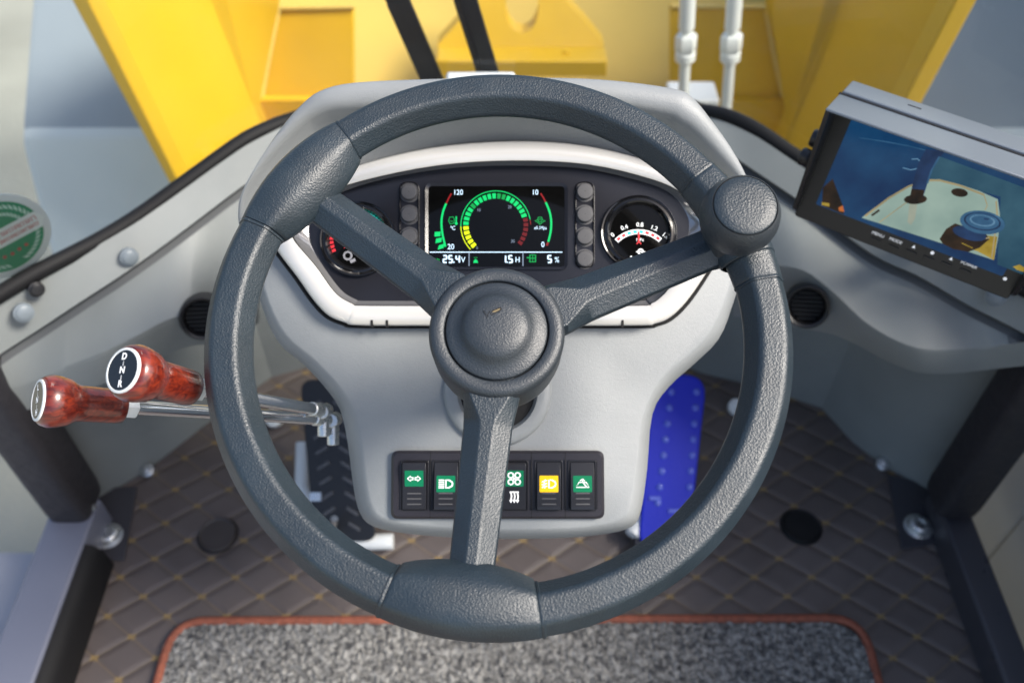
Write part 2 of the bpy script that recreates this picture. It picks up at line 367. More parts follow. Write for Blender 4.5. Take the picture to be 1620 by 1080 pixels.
# windscreen: bent glass in three facets with rubber seal along its foot
ws = thing('windshield', (0, .98, .49), 'clear bent windscreen with thick black rubber seal around its foot', 'windshield')
zt = 1.62
sealL = [(-60, 500), (0, 465), (60, 430), (150, 384), (215, 345), (270, 306), (330, 262), (390, 220), (440, 197)]
sealR = [(1110, 176), (1150, 184), (1200, 208), (1270, 256), (1400, 334), (1620, 455), (1700, 500)]
SL = [WL.px(x, y, .0) for x, y in sealL]; SR = [WR.px(x, y, .0) for x, y in sealR]
path = smooth(SL, 3) + smooth([SL[-1] , V((-.18, 1.005, .5)), V((.18, 1.005, .5)), SR[0]], 4)[1:-1] + smooth(SR, 3)
b = MB(); b.tube(path, .0098, 'rubber', 12); b.build('seal', ws)
lip = [p + V((0, 0, -.008)) + (V((0, -1, 0)) * .008) for p in path]
gl = MB(); n = len(path)
gl.add([p for p in path] + [V((p.x * .97, p.y - .06, zt)) for p in path], [(i, i + 1, n + i + 1, n + i) for i in range(n - 1)], 'glass')
gl.build('glass_pane', ws, recalc=False)

# ---- side trim panels (grey moulded corners with vent)
def side_panel(W, side, flange_t, crease, lower, under, wall_floor, vent, bolts, label):
    o = thing('corner_panel', zpt(*wall_floor[0]), label, 'trim panel')
    H1, H2, H3 = .035, .105, .085
    tap = lambda x: max(0.0, min(1.0, (x - 50) / 130 if side < 0 else (1570 - x) / 130)); tap2 = lambda x: tap(x) ** .8
    top = [W.px(x, y - 7, .010 * tap2(x) + .001) for x, y in flange_t]; cr = [W.px(x, y, .010 + (H1 - .010) * tap2(x)) for x, y in crease]
    lo = [W.px(x, y, .018 + (H2 - .018) * tap2(x)) for x, y in lower]; un = [W.px(x, y, .012 + (H3 - .012) * tap2(x)) for x, y in under]
    def res(q, n=40):      # resample by length
        L = [0]
        for i in range(1, len(q)): L.append(L[-1] + (q[i] - q[i - 1]).length)
        r_ = []; j = 0
        for k in range(n):
            t = L[-1] * k / (n - 1)
            while j < len(q) - 2 and L[j + 1] < t: j += 1
            f = (t - L[j]) / max(1e-9, L[j + 1] - L[j]); r_.append(q[j].lerp(q[j + 1], min(1, f)))
        for _ in range(2): r_ = [r_[0]] + [(r_[i - 1] + r_[i] * 2 + r_[i + 1]) / 4 for i in range(1, n - 1)] + [r_[-1]]
        return r_
    top, cr, lo, un = res(top), res(cr), res(lo), res(un)
    cr_out = [p + W.n * .003 + V((0, 0, .009)) for p in cr]; groove = [p - W.n * .004 for p in cr]; cr_in = [p + W.n * .003 - V((0, 0, .005)) for p in cr]
    lo_a = [p.lerp(q, .035) for p, q in zip(lo, cr)]; lo_b = [p.lerp(q, .12) for p, q in zip(lo, un)]
    back = [p - W.n * .085 for p in un]
    b = MB(); b.loft([top, cr_out], 'abs_side', False, False, False); b.build('flange', o, sharp=50)
    b = MB(); b.loft([cr_out, groove, cr_in], 'seam_grey', False, False, False); b.build('groove', o)
    b = MB(); b.loft([cr_in, lo_a, lo_b, un, back], 'abs_side', False, False, False); b.build('pod', o, sharp=40)
    # lower wall: vertical faces up from the floor line
    fp = [zpt(x, y, 0) for x, y in wall_floor]; b = MB()
    fpr = []
    for i, p in enumerate(fp):
        fpr.append(p)
    ring0 = [p for p in fpr]; ring1 = [p + V((0, 0, .40)) - W.n * .0 for p in fpr]
    b.loft([ring0, ring1], 'abs_side', False, False, False); b.build('lower_wall', o, sharp=25)
    # vent
    vxp, vyp, vr, vh, vn = vent
    pl = Pl(W.px(vxp, vyp, vh), (1, 0, 0), vn)
    b = MB(); b.lathe(pl, [(vr * 1.12, -.05), (vr * 1.12, .002), (vr * 1.04, .006), (vr * .92, .004), (vr * .86, -.008)], 'black', 40)
    rg = b.build('air_vent', o)
    b = MB(); b.lathe(pl, [(vr * .86, -.008), (vr * .80, -.012), (.0005, -.012)], 'rubber', 40)
    for k in range(-3, 4):
        hw = math.sqrt(max(0, (vr * .8) ** 2 - (k * vr * .22) ** 2)); b.box(pl, -hw, hw, k * vr * .22 - .0016, k * vr * .22 + .0016, -.012, -.007, 'rubber')
    b.build('louvre', rg)
    for bx, by, bh, r_, mm in bolts:
        p = W.px(bx, by, bh); plb = Pl(p, (1, 0, 0), (ray(bx, by) * -1 + W.n * 1.2))
        b = MB(); b.lathe(plb, [(r_ * 1.25, -.006), (r_ * 1.25, .0005), (r_, .001), (r_ * .97, .0026), (r_ * .8, .0036), (.0004, .0038)], mm, 24); b.build('bolt', o)
    return o
side_panel(WL, -1,
    [(-60, 512), (0, 478), (60, 444), (150, 398), (215, 360), (270, 322), (330, 278), (390, 236), (450, 206)],
    [(-60, 618), (0, 568), (60, 530), (120, 490), (190, 445), (250, 403), (310, 358), (370, 312), (430, 270)],
    [(-60, 640), (0, 618), (40, 606), (110, 580), (165, 560), (217, 535), (265, 508), (300, 500), (345, 520), (410, 470)],
    [(-60, 680), (0, 660), (40, 650), (110, 625), (170, 605), (222, 585), (270, 558), (305, 545), (350, 545), (410, 510)],
    [(140, 801), (150, 795), (235, 742), (330, 668), (430, 596), (560, 560)],
    (320, 503, .0235, .122, (.30, -.75, .55)),
    [(205, 407, .036, .0085, 'bolt_cap'), (38, 495, .022, .0088, 'bolt_cap'), (58, 458, .016, .007, 'black')],
    'pale grey moulded corner panel behind the two wooden gear levers')
side_panel(WR, 1,
    [(1095, 186), (1150, 200), (1200, 224), (1270, 272), (1400, 350), (1620, 470), (1700, 515)],
    [(1110, 215), (1170, 262), (1265, 325), (1347, 387), (1390, 418), (1447, 440), (1530, 490), (1620, 534), (1700, 590)],
    [(1160, 420), (1230, 425), (1275, 430), (1325, 470), (1365, 512), (1410, 540), (1450, 556), (1490, 558), (1560, 550), (1700, 530)],
    [(1160, 500), (1230, 515), (1275, 520), (1325, 530), (1365, 550), (1410, 575), (1450, 590), (1490, 592), (1560, 585), (1700, 570)],
    [(1060, 570), (1110, 590), (1200, 612), (1300, 645), (1350, 700), (1400, 738), (1480, 785), (1488, 789)],
    (1277, 485, .0235, .122, (-.30, -.75, .55)),
    [(1575, 470, .024, .0088, 'bolt_cap')],
    'shaded grey moulded corner panel below the camera monitor')

# ---- pillars and sills
def pillar(x0, x1, y, z0, sx, label):
    p0, p1 = zpt(x0, y, z0), zpt(x1, y - 12, z0)
    cx = (p0.x + p1.x) / 2; wd = abs(p1.x - p0.x); cy = (p0.y + p1.y) / 2 + wd * .15
    pl = Pl((cx, cy, 0), (1, 0, 0), (0, 0, 1)); ab = rrect(-wd / 2, wd / 2, -wd * .5, wd * .6, wd * .28, 5)
    b = MB(); zs = [z0 + .0] + [z0 + .02 + .1 * i for i in range(17)]
    b.loft([[pl.P(a * (1 if k else .95), c * (1 if k else .95), z) for a, c in ab] for k, z in enumerate(zs)], 'pillar')
    o = b.build('cab_pillar', loc=(cx, cy, z0)); tag(o, label, 'pillar', None); return cx, cy, wd
pillar(78, 152, 812, .064, -1, 'black foam wrapped cab pillar at the open doorway by the levers')
pillar(1478, 1540, 806, .062, 1, 'black foam wrapped cab pillar in shade below the monitor')
def sill(xo, xi, y0, z1, side, m, label):
    a, b_ = zpt(xo, y0, z1), zpt(xi, y0, z1)
    x0, x1 = sorted((a.x, b_.x)); ye = a.y + .03
    pl = Pl(((x0 + x1) / 2, 0, 0), (1, 0, 0), (0, -1, 0)); hw = (x1 - x0) / 2
    o = thing('door_sill', ((x0 + x1) / 2, .3, 0), label, 'door sill')
    b = MB(); b.loft([[V(((x0 + x1) / 2 + q, y, z)) for q, z in rrect(-hw, hw, -.02, z1, .006, 4)] for y in (ye, -.3)], m); b.build('tube', o)
    return o, x0, x1, ye, z1
def strip(o, x, ye, z1, sg):
    b = MB(); b.loft([[V((x + sg * q, y, z)) for q, z in ((.0004, .002), (.022, .002), (.020, z1 - .020), (.010, z1 - .006), (.0004, z1 - .003))] for y in (zpt(150, 893, 0).y, -.3)], 'rubber'); b.build('black_strip', o)  # black strip along the inner side of the sill tube
sl = sill(74, 147, 818, .062, -1, 'sill', 'slate blue square steel sill tube along the open doorway floor')
sr = sill(1486, 1533, 800, .05, 1, 'darksteel', 'black square steel sill tube along the closed side of the floor')
strip(sl[0], sl[2], sl[3], .062, 1)
b = MB(); pth = [V((sl[1] + (sl[2] - sl[1]) * i / 14, sl[3] - .016 + random.uniform(-.003, .003), .065 + random.uniform(-.001, .002))) for i in range(15)]
b.tube(pth, [.0045 + random.uniform(-.0015, .002) for _ in pth], 'zinc', 8); b.build('weld_bead', sl[0])
# brackets bolted to the floor
def bracket(quad, bx, by, label, group):
    p = zpt(bx, by, 0); o = thing('floor_bracket', p, label, 'bracket', group)
    b = MB(); q = [zpt(x, y, .004) for x, y in quad]; b.loft([[V((v_.x, v_.y, .0005)) for v_ in q], [V((v_.x, v_.y, .0055)) for v_ in q]], 'darksteel'); b.build('plate', o, bevel=.001)
    pl = Pl(zpt(bx, by, .0055), (1, 0, 0), (0, 0, 1))
    b = MB(); b.lathe(pl, [(.0205, 0), (.0205, .002), (.019, .0028), (.0155, .003), (.0145, .0045), (.0145, .0095), (.012, .0115), (.0075, .0118), (.0065, .009), (.0003, .009)], 'zinc', 6 * 6); b.build('bolt', o)
    return o
bracket([(150, 772), (217, 770), (196, 886), (140, 886)], 172, 848, 'dark steel floor bracket with shiny bolt beside the slate sill', 'steel brackets bolted to the floor corners')
bracket([(1404, 750), (1480, 770), (1500, 856), (1427, 868)], 1452, 833, 'dark steel floor bracket with dull bolt beside the black sill', 'steel brackets bolted to the floor corners')
# trim screws on the floor edge
def screw(x, y, z, r, label, mm='zinc'):
    pl = Pl(zpt(x, y, z), (1, 0, 0), (0, -.4, 1)); b = MB()
    b.lathe(pl, [(r * 1.3, -.012), (r * 1.3, 0), (r, .001), (r * .9, .004), (.0003, .0055)], mm, 20); o = b.build('trim_screw', loc=zpt(x, y, z)); tag(o, label, 'screw', 'screws at the feet of the corner panels')
screw(232, 743, .012, .008, 'zinc screw at the foot of the pale corner panel')
screw(1398, 733, .012, .008, 'zinc screw at the foot of the shaded corner panel')
screw(432, 660, .02, .011, 'white capped screw on the floor behind the lever rods', 'white_plastic')
screw(1166, 642, .02, .010, 'pale capped screw on the floor behind the wheel rim beside the blue pedal', 'white_plastic')
# door panel at right, step at left
o = thing('cab_door', (.80, .5, -.1), 'closed grey cab door lower skin with one vertical seam', 'door')
X0 = .76; b = MB(); pl = Pl((X0, .5, 0), (0, 1, 0), (-1, 0, 0))
ps = xpt(1545, 905, X0)
b.box(pl, -1.0, ps.y - .5 - .002, -.75, .75, -.03, 0, 'door'); b.build('rear_skin', o, bevel=.004)
b = MB(); b.box(pl, ps.y - .5 + .002, .55, -.75, .75, -.03, 0, 'door'); b.build('front_skin', o, bevel=.004)
b = MB(); b.box(pl, -1.5, .12, .752, 1.40, -.04, -.005, 'darksteel'); b.build('upper_shade_panel', o, bevel=.004)  # solid panel added above the door skin to block sun from the right
p0, p1 = zpt(0, 872, -.12), zpt(95, 870, -.12)
b = MB(); b.box(Pl((0, 0, -.12), (1, 0, 0), (0, 0, 1)), -1.2, sl[1] - .004, -.3, p0.y, -.06, 0, 'step'); o = b.build('side_step', loc=((-1.2 + sl[1]) / 2, .2, -.18), bevel=.004)
tag(o, 'flat blue grey boarding step outside the open doorway', 'step')

# ================================================================== OUTSIDE: loader frame
lf = thing('loader_frame', (0, 1.6, -.6), 'yellow welded steel loader front frame outside the windscreen', 'loader frame')
def plate(name, quad, th, m, parent, axis=V((0, 1, 0)), bevel=.003):
    b = MB(); b.loft([quad, [q + axis * th for q in quad]], m); return b.build(name, parent, bevel=bevel)
def Yq(*pts): return [ypt(x, y, Y) for x, y, Y in pts]
for sgn in (-1, 1):
    X = (lambda x: x) if sgn < 0 else (lambda x: x)
    if sgn < 0:
        plate('flange', Yq((45, -130, 1.30), (75, -130, 1.30), (140, 0, 1.30), (290, 300, 1.30), (345, 410, 1.30), (330, 410, 1.30), (275, 303, 1.30), (113, 0, 1.30)), .05, 'yellow', lf)
        plate('side_plate', [ypt(60, -130, 1.38), ypt(335, 420, 1.38), ypt(460, 300, 1.62), ypt(405, 190, 1.62), ypt(330, 0, 1.62), ypt(285, -130, 1.62)], .02, 'yellow', lf)
        plate('inner_plate', [ypt(330, -130 + 15, 1.63), ypt(330, 0, 1.63), ypt(405, 192, 1.63), ypt(450, 290, 1.63), ypt(470, 290, 1.80), ypt(412, 160, 1.80), ypt(440, 12, 1.80), ypt(450, -115, 1.80)], .02, 'yellow', lf)
        plate('web_plate', Yq((443, 14, 1.83), (560, 12, 1.83), (560, 158, 1.76), (413, 158, 1.76)), .02, 'yellow', lf)
        b = MB(); b.tube([ypt(440, 14, 1.825), ypt(425, 90, 1.787), ypt(412, 160, 1.752)], .006, 'weldy', 8); b.tube([ypt(440, 13, 1.825), ypt(560, 11, 1.826)], .005, 'weldy', 8); b.build('weld_seam', lf)
    else:
        plate('flange', Yq((1610, -130, 1.30), (1575, -130, 1.30), (1512, 0, 1.30), (1440, 140, 1.30), (1330, 350, 1.30), (1355, 350, 1.30), (1468, 145, 1.30), (1546, 0, 1.30)), .05, 'yellow', lf)
        plate('side_plate', [ypt(1590, -130, 1.38), ypt(1330, 370, 1.38), ypt(1225, 290, 1.62), ypt(1250, 200, 1.62), ypt(1335, 0, 1.62), ypt(1390, -130, 1.62)], .02, 'yellow', lf)
        plate('inner_plate', [ypt(1340, -115, 1.63), ypt(1335, 0, 1.63), ypt(1248, 205, 1.63), ypt(1222, 290, 1.63), ypt(1190, 290, 1.80), ypt(1241, 150, 1.80), ypt(1214, 20, 1.80), ypt(1200, -115, 1.80)], .02, 'yellow', lf)
        plate('web_plate', Yq((1060, 10, 1.83), (1212, 12, 1.83), (1240, 160, 1.76), (1060, 160, 1.76)), .02, 'yellow', lf)
        b = MB(); b.tube([ypt(1213, 20, 1.822), ypt(1226, 90, 1.787), ypt(1241, 158, 1.753)], .006, 'weldy', 8); b.tube([ypt(1062, 10, 1.826), ypt(1213, 12, 1.826)], .005, 'weldy', 8); b.build('weld_seam', lf)
plate('lower_plate', Yq((380, 158, 1.74), (1275, 160, 1.74), (1275, 330, 1.74), (380, 330, 1.74)), .02, 'yellow', lf)
plate('cross_plate', Yq((420, -130, 2.35), (1230, -130, 2.35), (1230, 170, 1.84), (420, 170, 1.84)), .02, 'paleyel', lf)
# pivot lug with an oval hole (ring of quads between outline and hole)
Yg = 1.74; cxp, cyp = 826, 12
outl = [(700, 98), (955, 98), (955, 72), (925, 35), (893, 0), (860, -60), (826, -90), (790, -60), (755, 0), (725, 35), (692, 72)]
dense = []
for i in range(len(outl)):
    p, q = outl[i], outl[(i + 1) % len(outl)]
    for k in range(6): dense.append((p[0] + (q[0] - p[0]) * k / 6, p[1] + (q[1] - p[1]) * k / 6))
hole = []
for x, y in dense:
    a = math.atan2(y - cyp, x - cxp); hole.append((cxp + 26 * math.cos(a), cyp + 42 * math.sin(a)))
gY = lambda y: Yg + (98 - y) * .0009
A_, B_ = [ypt(x, y, gY(y)) for x, y in dense], [ypt(x, y, gY(y)) for x, y in hole]; thk = V((0, .04, 0))
b = MB(); b.loft([A_, B_, [q + thk for q in B_], [q + thk for q in A_], A_], 'yellow', False, False); b.build('pivot_lug', lf, sharp=30)
plate('lug_base', Yq((690, 97, 1.70), (960, 97, 1.70), (960, 122, 1.70), (690, 122, 1.70)), .06, 'yellow', lf)
b = MB(); b.lathe(Pl(ypt(895, 88, 1.735), (1, 0, 0), (0, -1, 0)), [(.012, 0), (.012, .008), (.0005, .009)], 'yellow', 12); b.build('grease_plug', lf)
b = MB(); b.box(Pl(ypt(1098, 150, 1.5), (1, 0, 0), (0, -1, 0)), -.05, .045, -.03, .006, -.04, .03, 'white_plastic'); o = b.build('valve_block', loc=ypt(1098, 150, 1.5), bevel=.005)
tag(o, 'small pale grey valve block below the white hydraulic hoses', 'valve block')
# hydraulic hoses
def hose(xt, xb, label):
    Y = 1.42; P_ = lambda x, y: ypt(x, y, Y); top = P_(xt + 2, -140)
    L = lambda y: P_(xb + (xt - xb) * (160 - y) / 160.0, y)
    o = thing('hydraulic_hose', P_(xb, 175), label, 'hose', 'white hydraulic hoses in front of the windscreen')
    k = 1.42 / ray(1100, 60).y / FPX
    b = MB(); b.tube([L(-140), L(-60), L(44)], 12.5 * k, 'hose', 16); b.build('hose_body', o)
    b = MB(); b.tube([L(44), L(44.5), L(55)], 8.5 * k, 'hose', 12); b.tube([L(96), L(120), L(165), L(200)], 9 * k, 'hose', 14); b.build('pipe', o)
    b = MB(); b.tube([L(54), L(57), L(78), L(81)], [15 * k, 17.5 * k, 17.5 * k, 15 * k], 'hose', 6); b.tube([L(81), L(83), L(94), L(97)], [14 * k, 16.5 * k, 16.5 * k, 13 * k], 'hose', 12); b.build('fitting', o)
hose(1088, 1081, 'white hydraulic hose with nut fitting, the one nearer the dashboard hood top')
hose(1162, 1150, 'white hydraulic hose with nut fitting, the one nearer the camera monitor')
# front wheel fenders
def fender(sgn, xo, label):
    xi = .68; prof = [(1.45, -.40), (1.47, -.28), (1.529, -.106), (1.575, .02), (1.60, .055), (1.70, .125), (1.92, .267), (2.25, .42), (2.6, .5)]
    prof = [(q.x, q.y) for q in smooth([V((y, z, 0)) for y, z in prof], 4)]
    rings = [[V((sgn * x, y, z + dz)) for x, dz in ((xi, -.012), (xi, 0), (xo - .02, 0), (xo - .006, -.004), (xo, -.02), (xo, -.07), (xo - .012, -.07), (xo - .02, -.012))] for y, z in prof]
    b = MB(); b.loft([r_ for r_, (y_, z_) in zip(rings, prof) if z_ <= .062], 'lit_fender'); b.loft([r_ for r_, (y_, z_) in zip(rings, prof) if z_ >= .05], 'fender'); o = b.build('wheel_fender', loc=(sgn * .75, 1.8, -.4), sharp=50); tag(o, label, 'fender', 'front wheel fenders outside the windscreen')
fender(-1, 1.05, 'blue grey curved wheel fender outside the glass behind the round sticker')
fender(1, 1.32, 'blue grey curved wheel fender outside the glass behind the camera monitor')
# unseen wall added beside the machine to shade the right fender
b = MB(); b.box(Pl((1.75, 1.75, 0), (1, 0, 0), (0, 0, 1)), -.06, .06, -.75, 1.1, -.85, 1.9, 'concrete'); o = b.build('shade_wall', loc=(1.75, 1.9, -.85), bevel=.01); tag(o, 'unseen grey concrete wall added to shade the wheel fender past the monitor', 'wall')
# wiper
wp = thing('windshield_wiper', (-.05, 1.03, .5), 'black twin arm windscreen wiper rising behind the dashboard hood', 'wiper')
def warm(p0, p1, wpx, hoses):
    Y = 1.035; a, c = ypt(*p0, Y), ypt(*p1, Y); d = (a - c).normalized(); n_ = V((0, -1, 0)); pl = Pl(c, n_.cross(d) * -1, n_); k = Y / ray(700, 50).y / FPX
    L = (a - c).length; b = MB(); hw = wpx * k / 2
    # local b axis should run along d
    pl.b = d; pl.a = d.cross(n_).normalized()
    b.box(pl, -hw, hw, -.02, L * .52, -.008, 0, 'black'); b.box(pl, -hw * .92, hw * .92, L * .52, L, -.008, .001, 'black'); b.build('arm', wp, bevel=.0015)
    if hoses:
        b = MB(); pts = [pl.P(-hw * .45, L * t, .003) for t in [i / 60 for i in range(2, 34)]]
        b.tube(pts, [.0028 if i % 2 else .0022 for i in range(len(pts))], 'rubber', 8); b.build('washer_hose', wp)
warm((566, -140), (686, 135), 37, False); warm((692, -140), (774, 125), 36, True)
b = MB(); b.box(Pl(ypt(762, 124, .985), (1, 0, 0), (0, -.5, 1)), -.045, .042, -.012, .012, -.02, -.002, 'white_plastic'); b.build('pivot_cover', wp, bevel=.004)

# ---- sticker on the side glass
c_ = WL.px(0, 374, -.004); e_ = WL.px(76, 358, -.004); rad = (c_ - e_).length
stp = Pl(WL.px(2, 376, -.006), WL.a, WL.n); rad = .052
st = MB(); st.prism(stp, circ(0, 0, rad, 56), -.0012, .0, 'white_plastic')
M['st_green'] = mat('sticker_green', (.0, .27, .11), .4); M['st_pale'] = mat('sticker_pale', (.50, .72, .60), .4); M['st_red'] = mat('sticker_red', (.55, .06, .05), .4); M['st_white'] = mat('sticker_white', (.82, .85, .82), .4)
ta = (WL.ab(60, 350)[0] - WL.ab(0, 382)[0], WL.ab(60, 350)[1] - WL.ab(0, 382)[1]); rot = math.atan2(ta[1], ta[0])
sp = Pl(stp.O, stp.a * math.cos(rot) + stp.b * math.sin(rot), stp.n)
st.flat(sp, circ(0, 0, rad * .84, 48), .0004, 'st_green')
for k in range(44):
    if k % 22 in (0, 1, 10, 11, 12, 21): continue
    a = 2 * math.pi * k / 44; cx, cy = rad * .72 * math.cos(a), rad * .72 * math.sin(a); t = a + .9
    st.flat(sp, [(cx + .0048 * math.cos(t + q) * f, cy + .0048 * math.sin(t + q) * f) for q, f in ((0, 1), (1.57, .35), (3.14, 1), (4.71, .35))], .0007, 'st_pale')
    cx, cy = rad * .55 * math.cos(a), rad * .55 * math.sin(a)
    if math.sin(a) > .2: st.flat(sp, [(cx + .004 * math.cos(t + q) * f, cy + .004 * math.sin(t + q) * f) for q, f in ((0, 1), (1.57, .4), (3.14, 1), (4.71, .4))], .0007, 'st_pale')
st.flat(sp, [(-rad * .92, -.011), (rad * .80, -.011), (rad * .93, 0), (rad * .80, .011), (-rad * .92, .011)], .0010, 'st_white')
for row, (y0, hh, n_) in enumerate(((.0035, .0052, 13), (-.0045, .0042, 15))):
    for i in range(n_):
        x = -rad * .72 + rad * 1.45 * i / (n_ - 1); w_ = rad * 1.45 / n_ * .36
        st.line(sp, [(x - w_, y0 - hh / 2), (x - w_, y0 + hh / 2), (x + w_, y0 + hh / 2), (x + w_ * (.2 if i % 3 else 1), y0 - hh / 2)], .0010, .0013, 'st_red')
        if i % 2: st.line(sp, [(x - w_, y0), (x + w_, y0)], .0009, .00135, 'st_red')
for k in (-1, 0, 1, 2):
    cx, cy = k * .0085, -.024 + abs(k) * .001; st.flat(sp, [(cx + (.0032 if i % 2 == 0 else .0014) * math.sin(i * math.pi / 5), cy + (.0032 if i % 2 == 0 else .0014) * math.cos(i * math.pi / 5)) for i in range(10)], .0009, 'st_red')
o = st.build('sticker', loc=stp.O, recalc=False); tag(o, 'round green and white sticker with laurel and red lettering on the windscreen', 'sticker')

# ================================================================== DASHBOARD
en = R(52)
CP = Pl(dpt(790, 420, .74), (1, 0, 0), (0, -math.cos(en), math.sin(en)))
db = thing('dashboard', zpt(800, 700, .35), 'pale grey moulded dashboard column with hood, instrument cluster and rocker switches', 'dashboard')
C = lambda pts, h: [CP.ab(x, y, h) for x, y in pts]
body = [(398, 420), (414, 485), (441, 542), (480, 576), (512, 610), (538, 648), (550, 700), (560, 775), (570, 812), (590, 832), (640, 843), (720, 850), (800, 852), (900, 850), (965, 843), (1000, 832), (1014, 808), (1024, 740), (1032, 655), (1058, 612), (1100, 574), (1137, 536), (1158, 485), (1175, 420), (1178, 330), (1150, 260), (1090, 190), (1040, 160), (800, 145), (560, 160), (500, 180), (440, 250), (400, 330)]
face = [(414, 425), (428, 478), (456, 530), (498, 566), (540, 610), (566, 655), (576, 705), (584, 770), (592, 800), (606, 816), (645, 826), (720, 833), (800, 835), (900, 833), (958, 826), (985, 816), (996, 796), (1005, 735), (1014, 660), (1042, 600), (1088, 560), (1120, 525), (1143, 478), (1158, 420), (1160, 340), (1130, 270), (1080, 205), (1035, 178), (800, 165), (565, 178), (512, 198), (458, 262), (416, 335)]
ab0 = C(body, -.022); ab1 = C(face, 0)
cen = lambda ab, f, dy=0: [(a * f, b * f + dy) for a, b in ab]
def midab(p, q, t): return [(a[0] * (1 - t) + b[0] * t, a[1] * (1 - t) + b[1] * t) for a, b in zip(p, q)]
b = MB(); rr = lambda ab, h: [CP.P(a, c, h) for a, c in smc(ab, 3)]
b.loft([rr(cen(ab0, .90, -.0), -.20), rr(cen(ab0, .985), -.06), rr(ab0, -.022), rr(midab(ab0, ab1, .55), -.0055), rr(midab(ab0, ab1, .85), -.001), rr(ab1, 0)], 'abs', False, True)
b.build('column_body', db, sharp=42)
# soft step below the bezel (moulded recess lip)
# hood
Ho = [(384, 400), (374, 345), (380, 305), (408, 250), (442, 199), (470, 166), (503, 140), (560, 126), (690, 120), (810, 118), (950, 121), (1070, 136), (1100, 152), (1125, 182), (1160, 232), (1184, 280), (1190, 330), (1183, 400)]
Hi = [(395, 400), (386, 345), (392, 300), (428, 246), (478, 195), (500, 180), (528, 170), (580, 166), (690, 162), (810, 160), (950, 162), (1050, 176), (1076, 188), (1098, 204), (1136, 245), (1175, 292), (1180, 335), (1172, 400)]
Hb = [(420, 425), (428, 385), (436, 345), (470, 300), (520, 277), (545, 268), (575, 259), (620, 248), (700, 233), (810, 225), (920, 231), (1010, 249), (1050, 262), (1080, 275), (1110, 292), (1140, 325), (1146, 360), (1135, 425)]
n = len(Ho); hh = [.002, .018, .03, .042, .052, .056, .06, .062, .064, .065, .064, .062, .06, .056, .044, .03, .018, .002]
def hoodring(pts, hs, dh=0.0):
    q = [V((*CP.ab(x, y, h + dh), h + dh)) for (x, y), h in zip(pts, hs)]; return smooth(q, 4)
ro, ri = hoodring(Ho, hh), hoodring(Hi, hh); rb = hoodring(Hb, [.002] * n)
def wp_(r_): return [CP.P(q.x, q.y, q.z) for q in r_]
def inset(ra, rb_, t, dh): return [V((a.x * (1 - t) + c.x * t, a.y * (1 - t) + c.y * t, a.z * (1 - t) + c.z * t + dh)) for a, c in zip(ra, rb_)]
outb = [V((q.x * 1.0, q.y - .0, -.09)) for q in ro]
rings = [wp_(outb), wp_([V((q.x, q.y, q.z - .010)) for q in ro]), wp_(inset(ro, ri, .05, -.004)), wp_(inset(ro, ri, .22, -.0005)), wp_(inset(ro, ri, .55, .0005)), wp_(inset(ro, ri, .85, -.001)), wp_(inset(ri, rb, .02, -.004)), wp_(inset(ri, rb, .08, -.009)), wp_(inset(ri, rb, .5, -.010)), wp_(rb)]
b = MB(); b.loft(rings, 'abs', False, False, False); b.build('hood', db, sharp=60)
# silver bezel ring
Bo = [(548, 511), (521, 500), (497, 476), (470, 438), (438, 395), (427, 365), (433, 336), (470, 301), (560, 264), (680, 234), (810, 223), (930, 231), (1050, 262), (1108, 291), (1144, 330), (1150, 362), (1138, 396), (1112, 440), (1085, 478), (1060, 502), (1036, 512), (1005, 515), (800, 515), (580, 515)]
Bi = [(560, 482), (539, 471), (523, 455), (498, 420), (466, 382), (458, 360), (462, 342), (492, 314), (572, 286), (690, 262), (810, 254), (930, 260), (1030, 283), (1080, 306), (1112, 338), (1118, 362), (1108, 386), (1085, 420), (1062, 452), (1047, 469), (1031, 480), (1005, 484), (800, 484), (584, 484)]
Bp = [(566, 475), (547, 465), (533, 451), (514, 425), (494, 392), (489, 365), (494, 345), (518, 316), (585, 289), (695, 268), (810, 262), (925, 267), (1018, 288), (1062, 307), (1086, 338), (1090, 362), (1084, 384), (1065, 418), (1048, 446), (1038, 461), (1024, 472), (1000, 476), (800, 476), (590, 476)]
HZ = .016
rg = lambda pts, h: [CP.P(a, c, h) for a, c in smc(C(pts, h), 4)]
mixp = lambda p, q, t: [(a[0] * (1 - t) + c[0] * t, a[1] * (1 - t) + c[1] * t) for a, c in zip(p, q)]
b = MB(); b.loft([rg(Bo, .0015), rg(mixp(Bo, Bi, .02), HZ - .003), rg(mixp(Bo, Bi, .08), HZ - .0008), rg(mixp(Bo, Bi, .5), HZ + .0012), rg(mixp(Bo, Bi, .90), HZ), rg(Bi, HZ - .001)], 'bezel', False, False)
bz = b.build('bezel', db, sharp=60)
b = MB(); b.loft([rg(Bi, HZ - .0012), rg(mixp(Bi, Bp, .12), HZ - .003)], 'gap', False, False); b.loft([rg(mixp(Bi, Bp, .12), HZ - .003), rg(mixp(Bi, Bp, .9), .0035), rg(Bp, .003)], 'chrome_wall', False, False); b.build('inner_wall', bz, sharp=60)
b = MB()
outm = 1.012
for f0, f1, h0, h1 in ((1.016, 1.016, .0, .004), (1.016, 1.0, .004, .004)):
    pass
b.loft([rg([(800 + (x - 800) * 1.018, 368 + (y - 368) * 1.03) for x, y in Bo], .0002), rg([(800 + (x - 800) * 1.012, 368 + (y - 368) * 1.02) for x, y in Bo], .0030), rg(Bo, .0016)], 'gap', False, False); b.build('shadow_gasket', bz)
for bx in (588, 612, 985):
    b = MB(); b.box(CP.sub(bx, 511, HZ), -.0010, .0010, -.003, .0045, -.004, .0002, 'gap'); b.build('notch', bz)
b = MB(); b.loft([rg(Bp, .003)] , 'panel', False, True) if False else b.add(rg(Bp, .003), [tuple(range(len(rg(Bp, .003))))], 'panel')
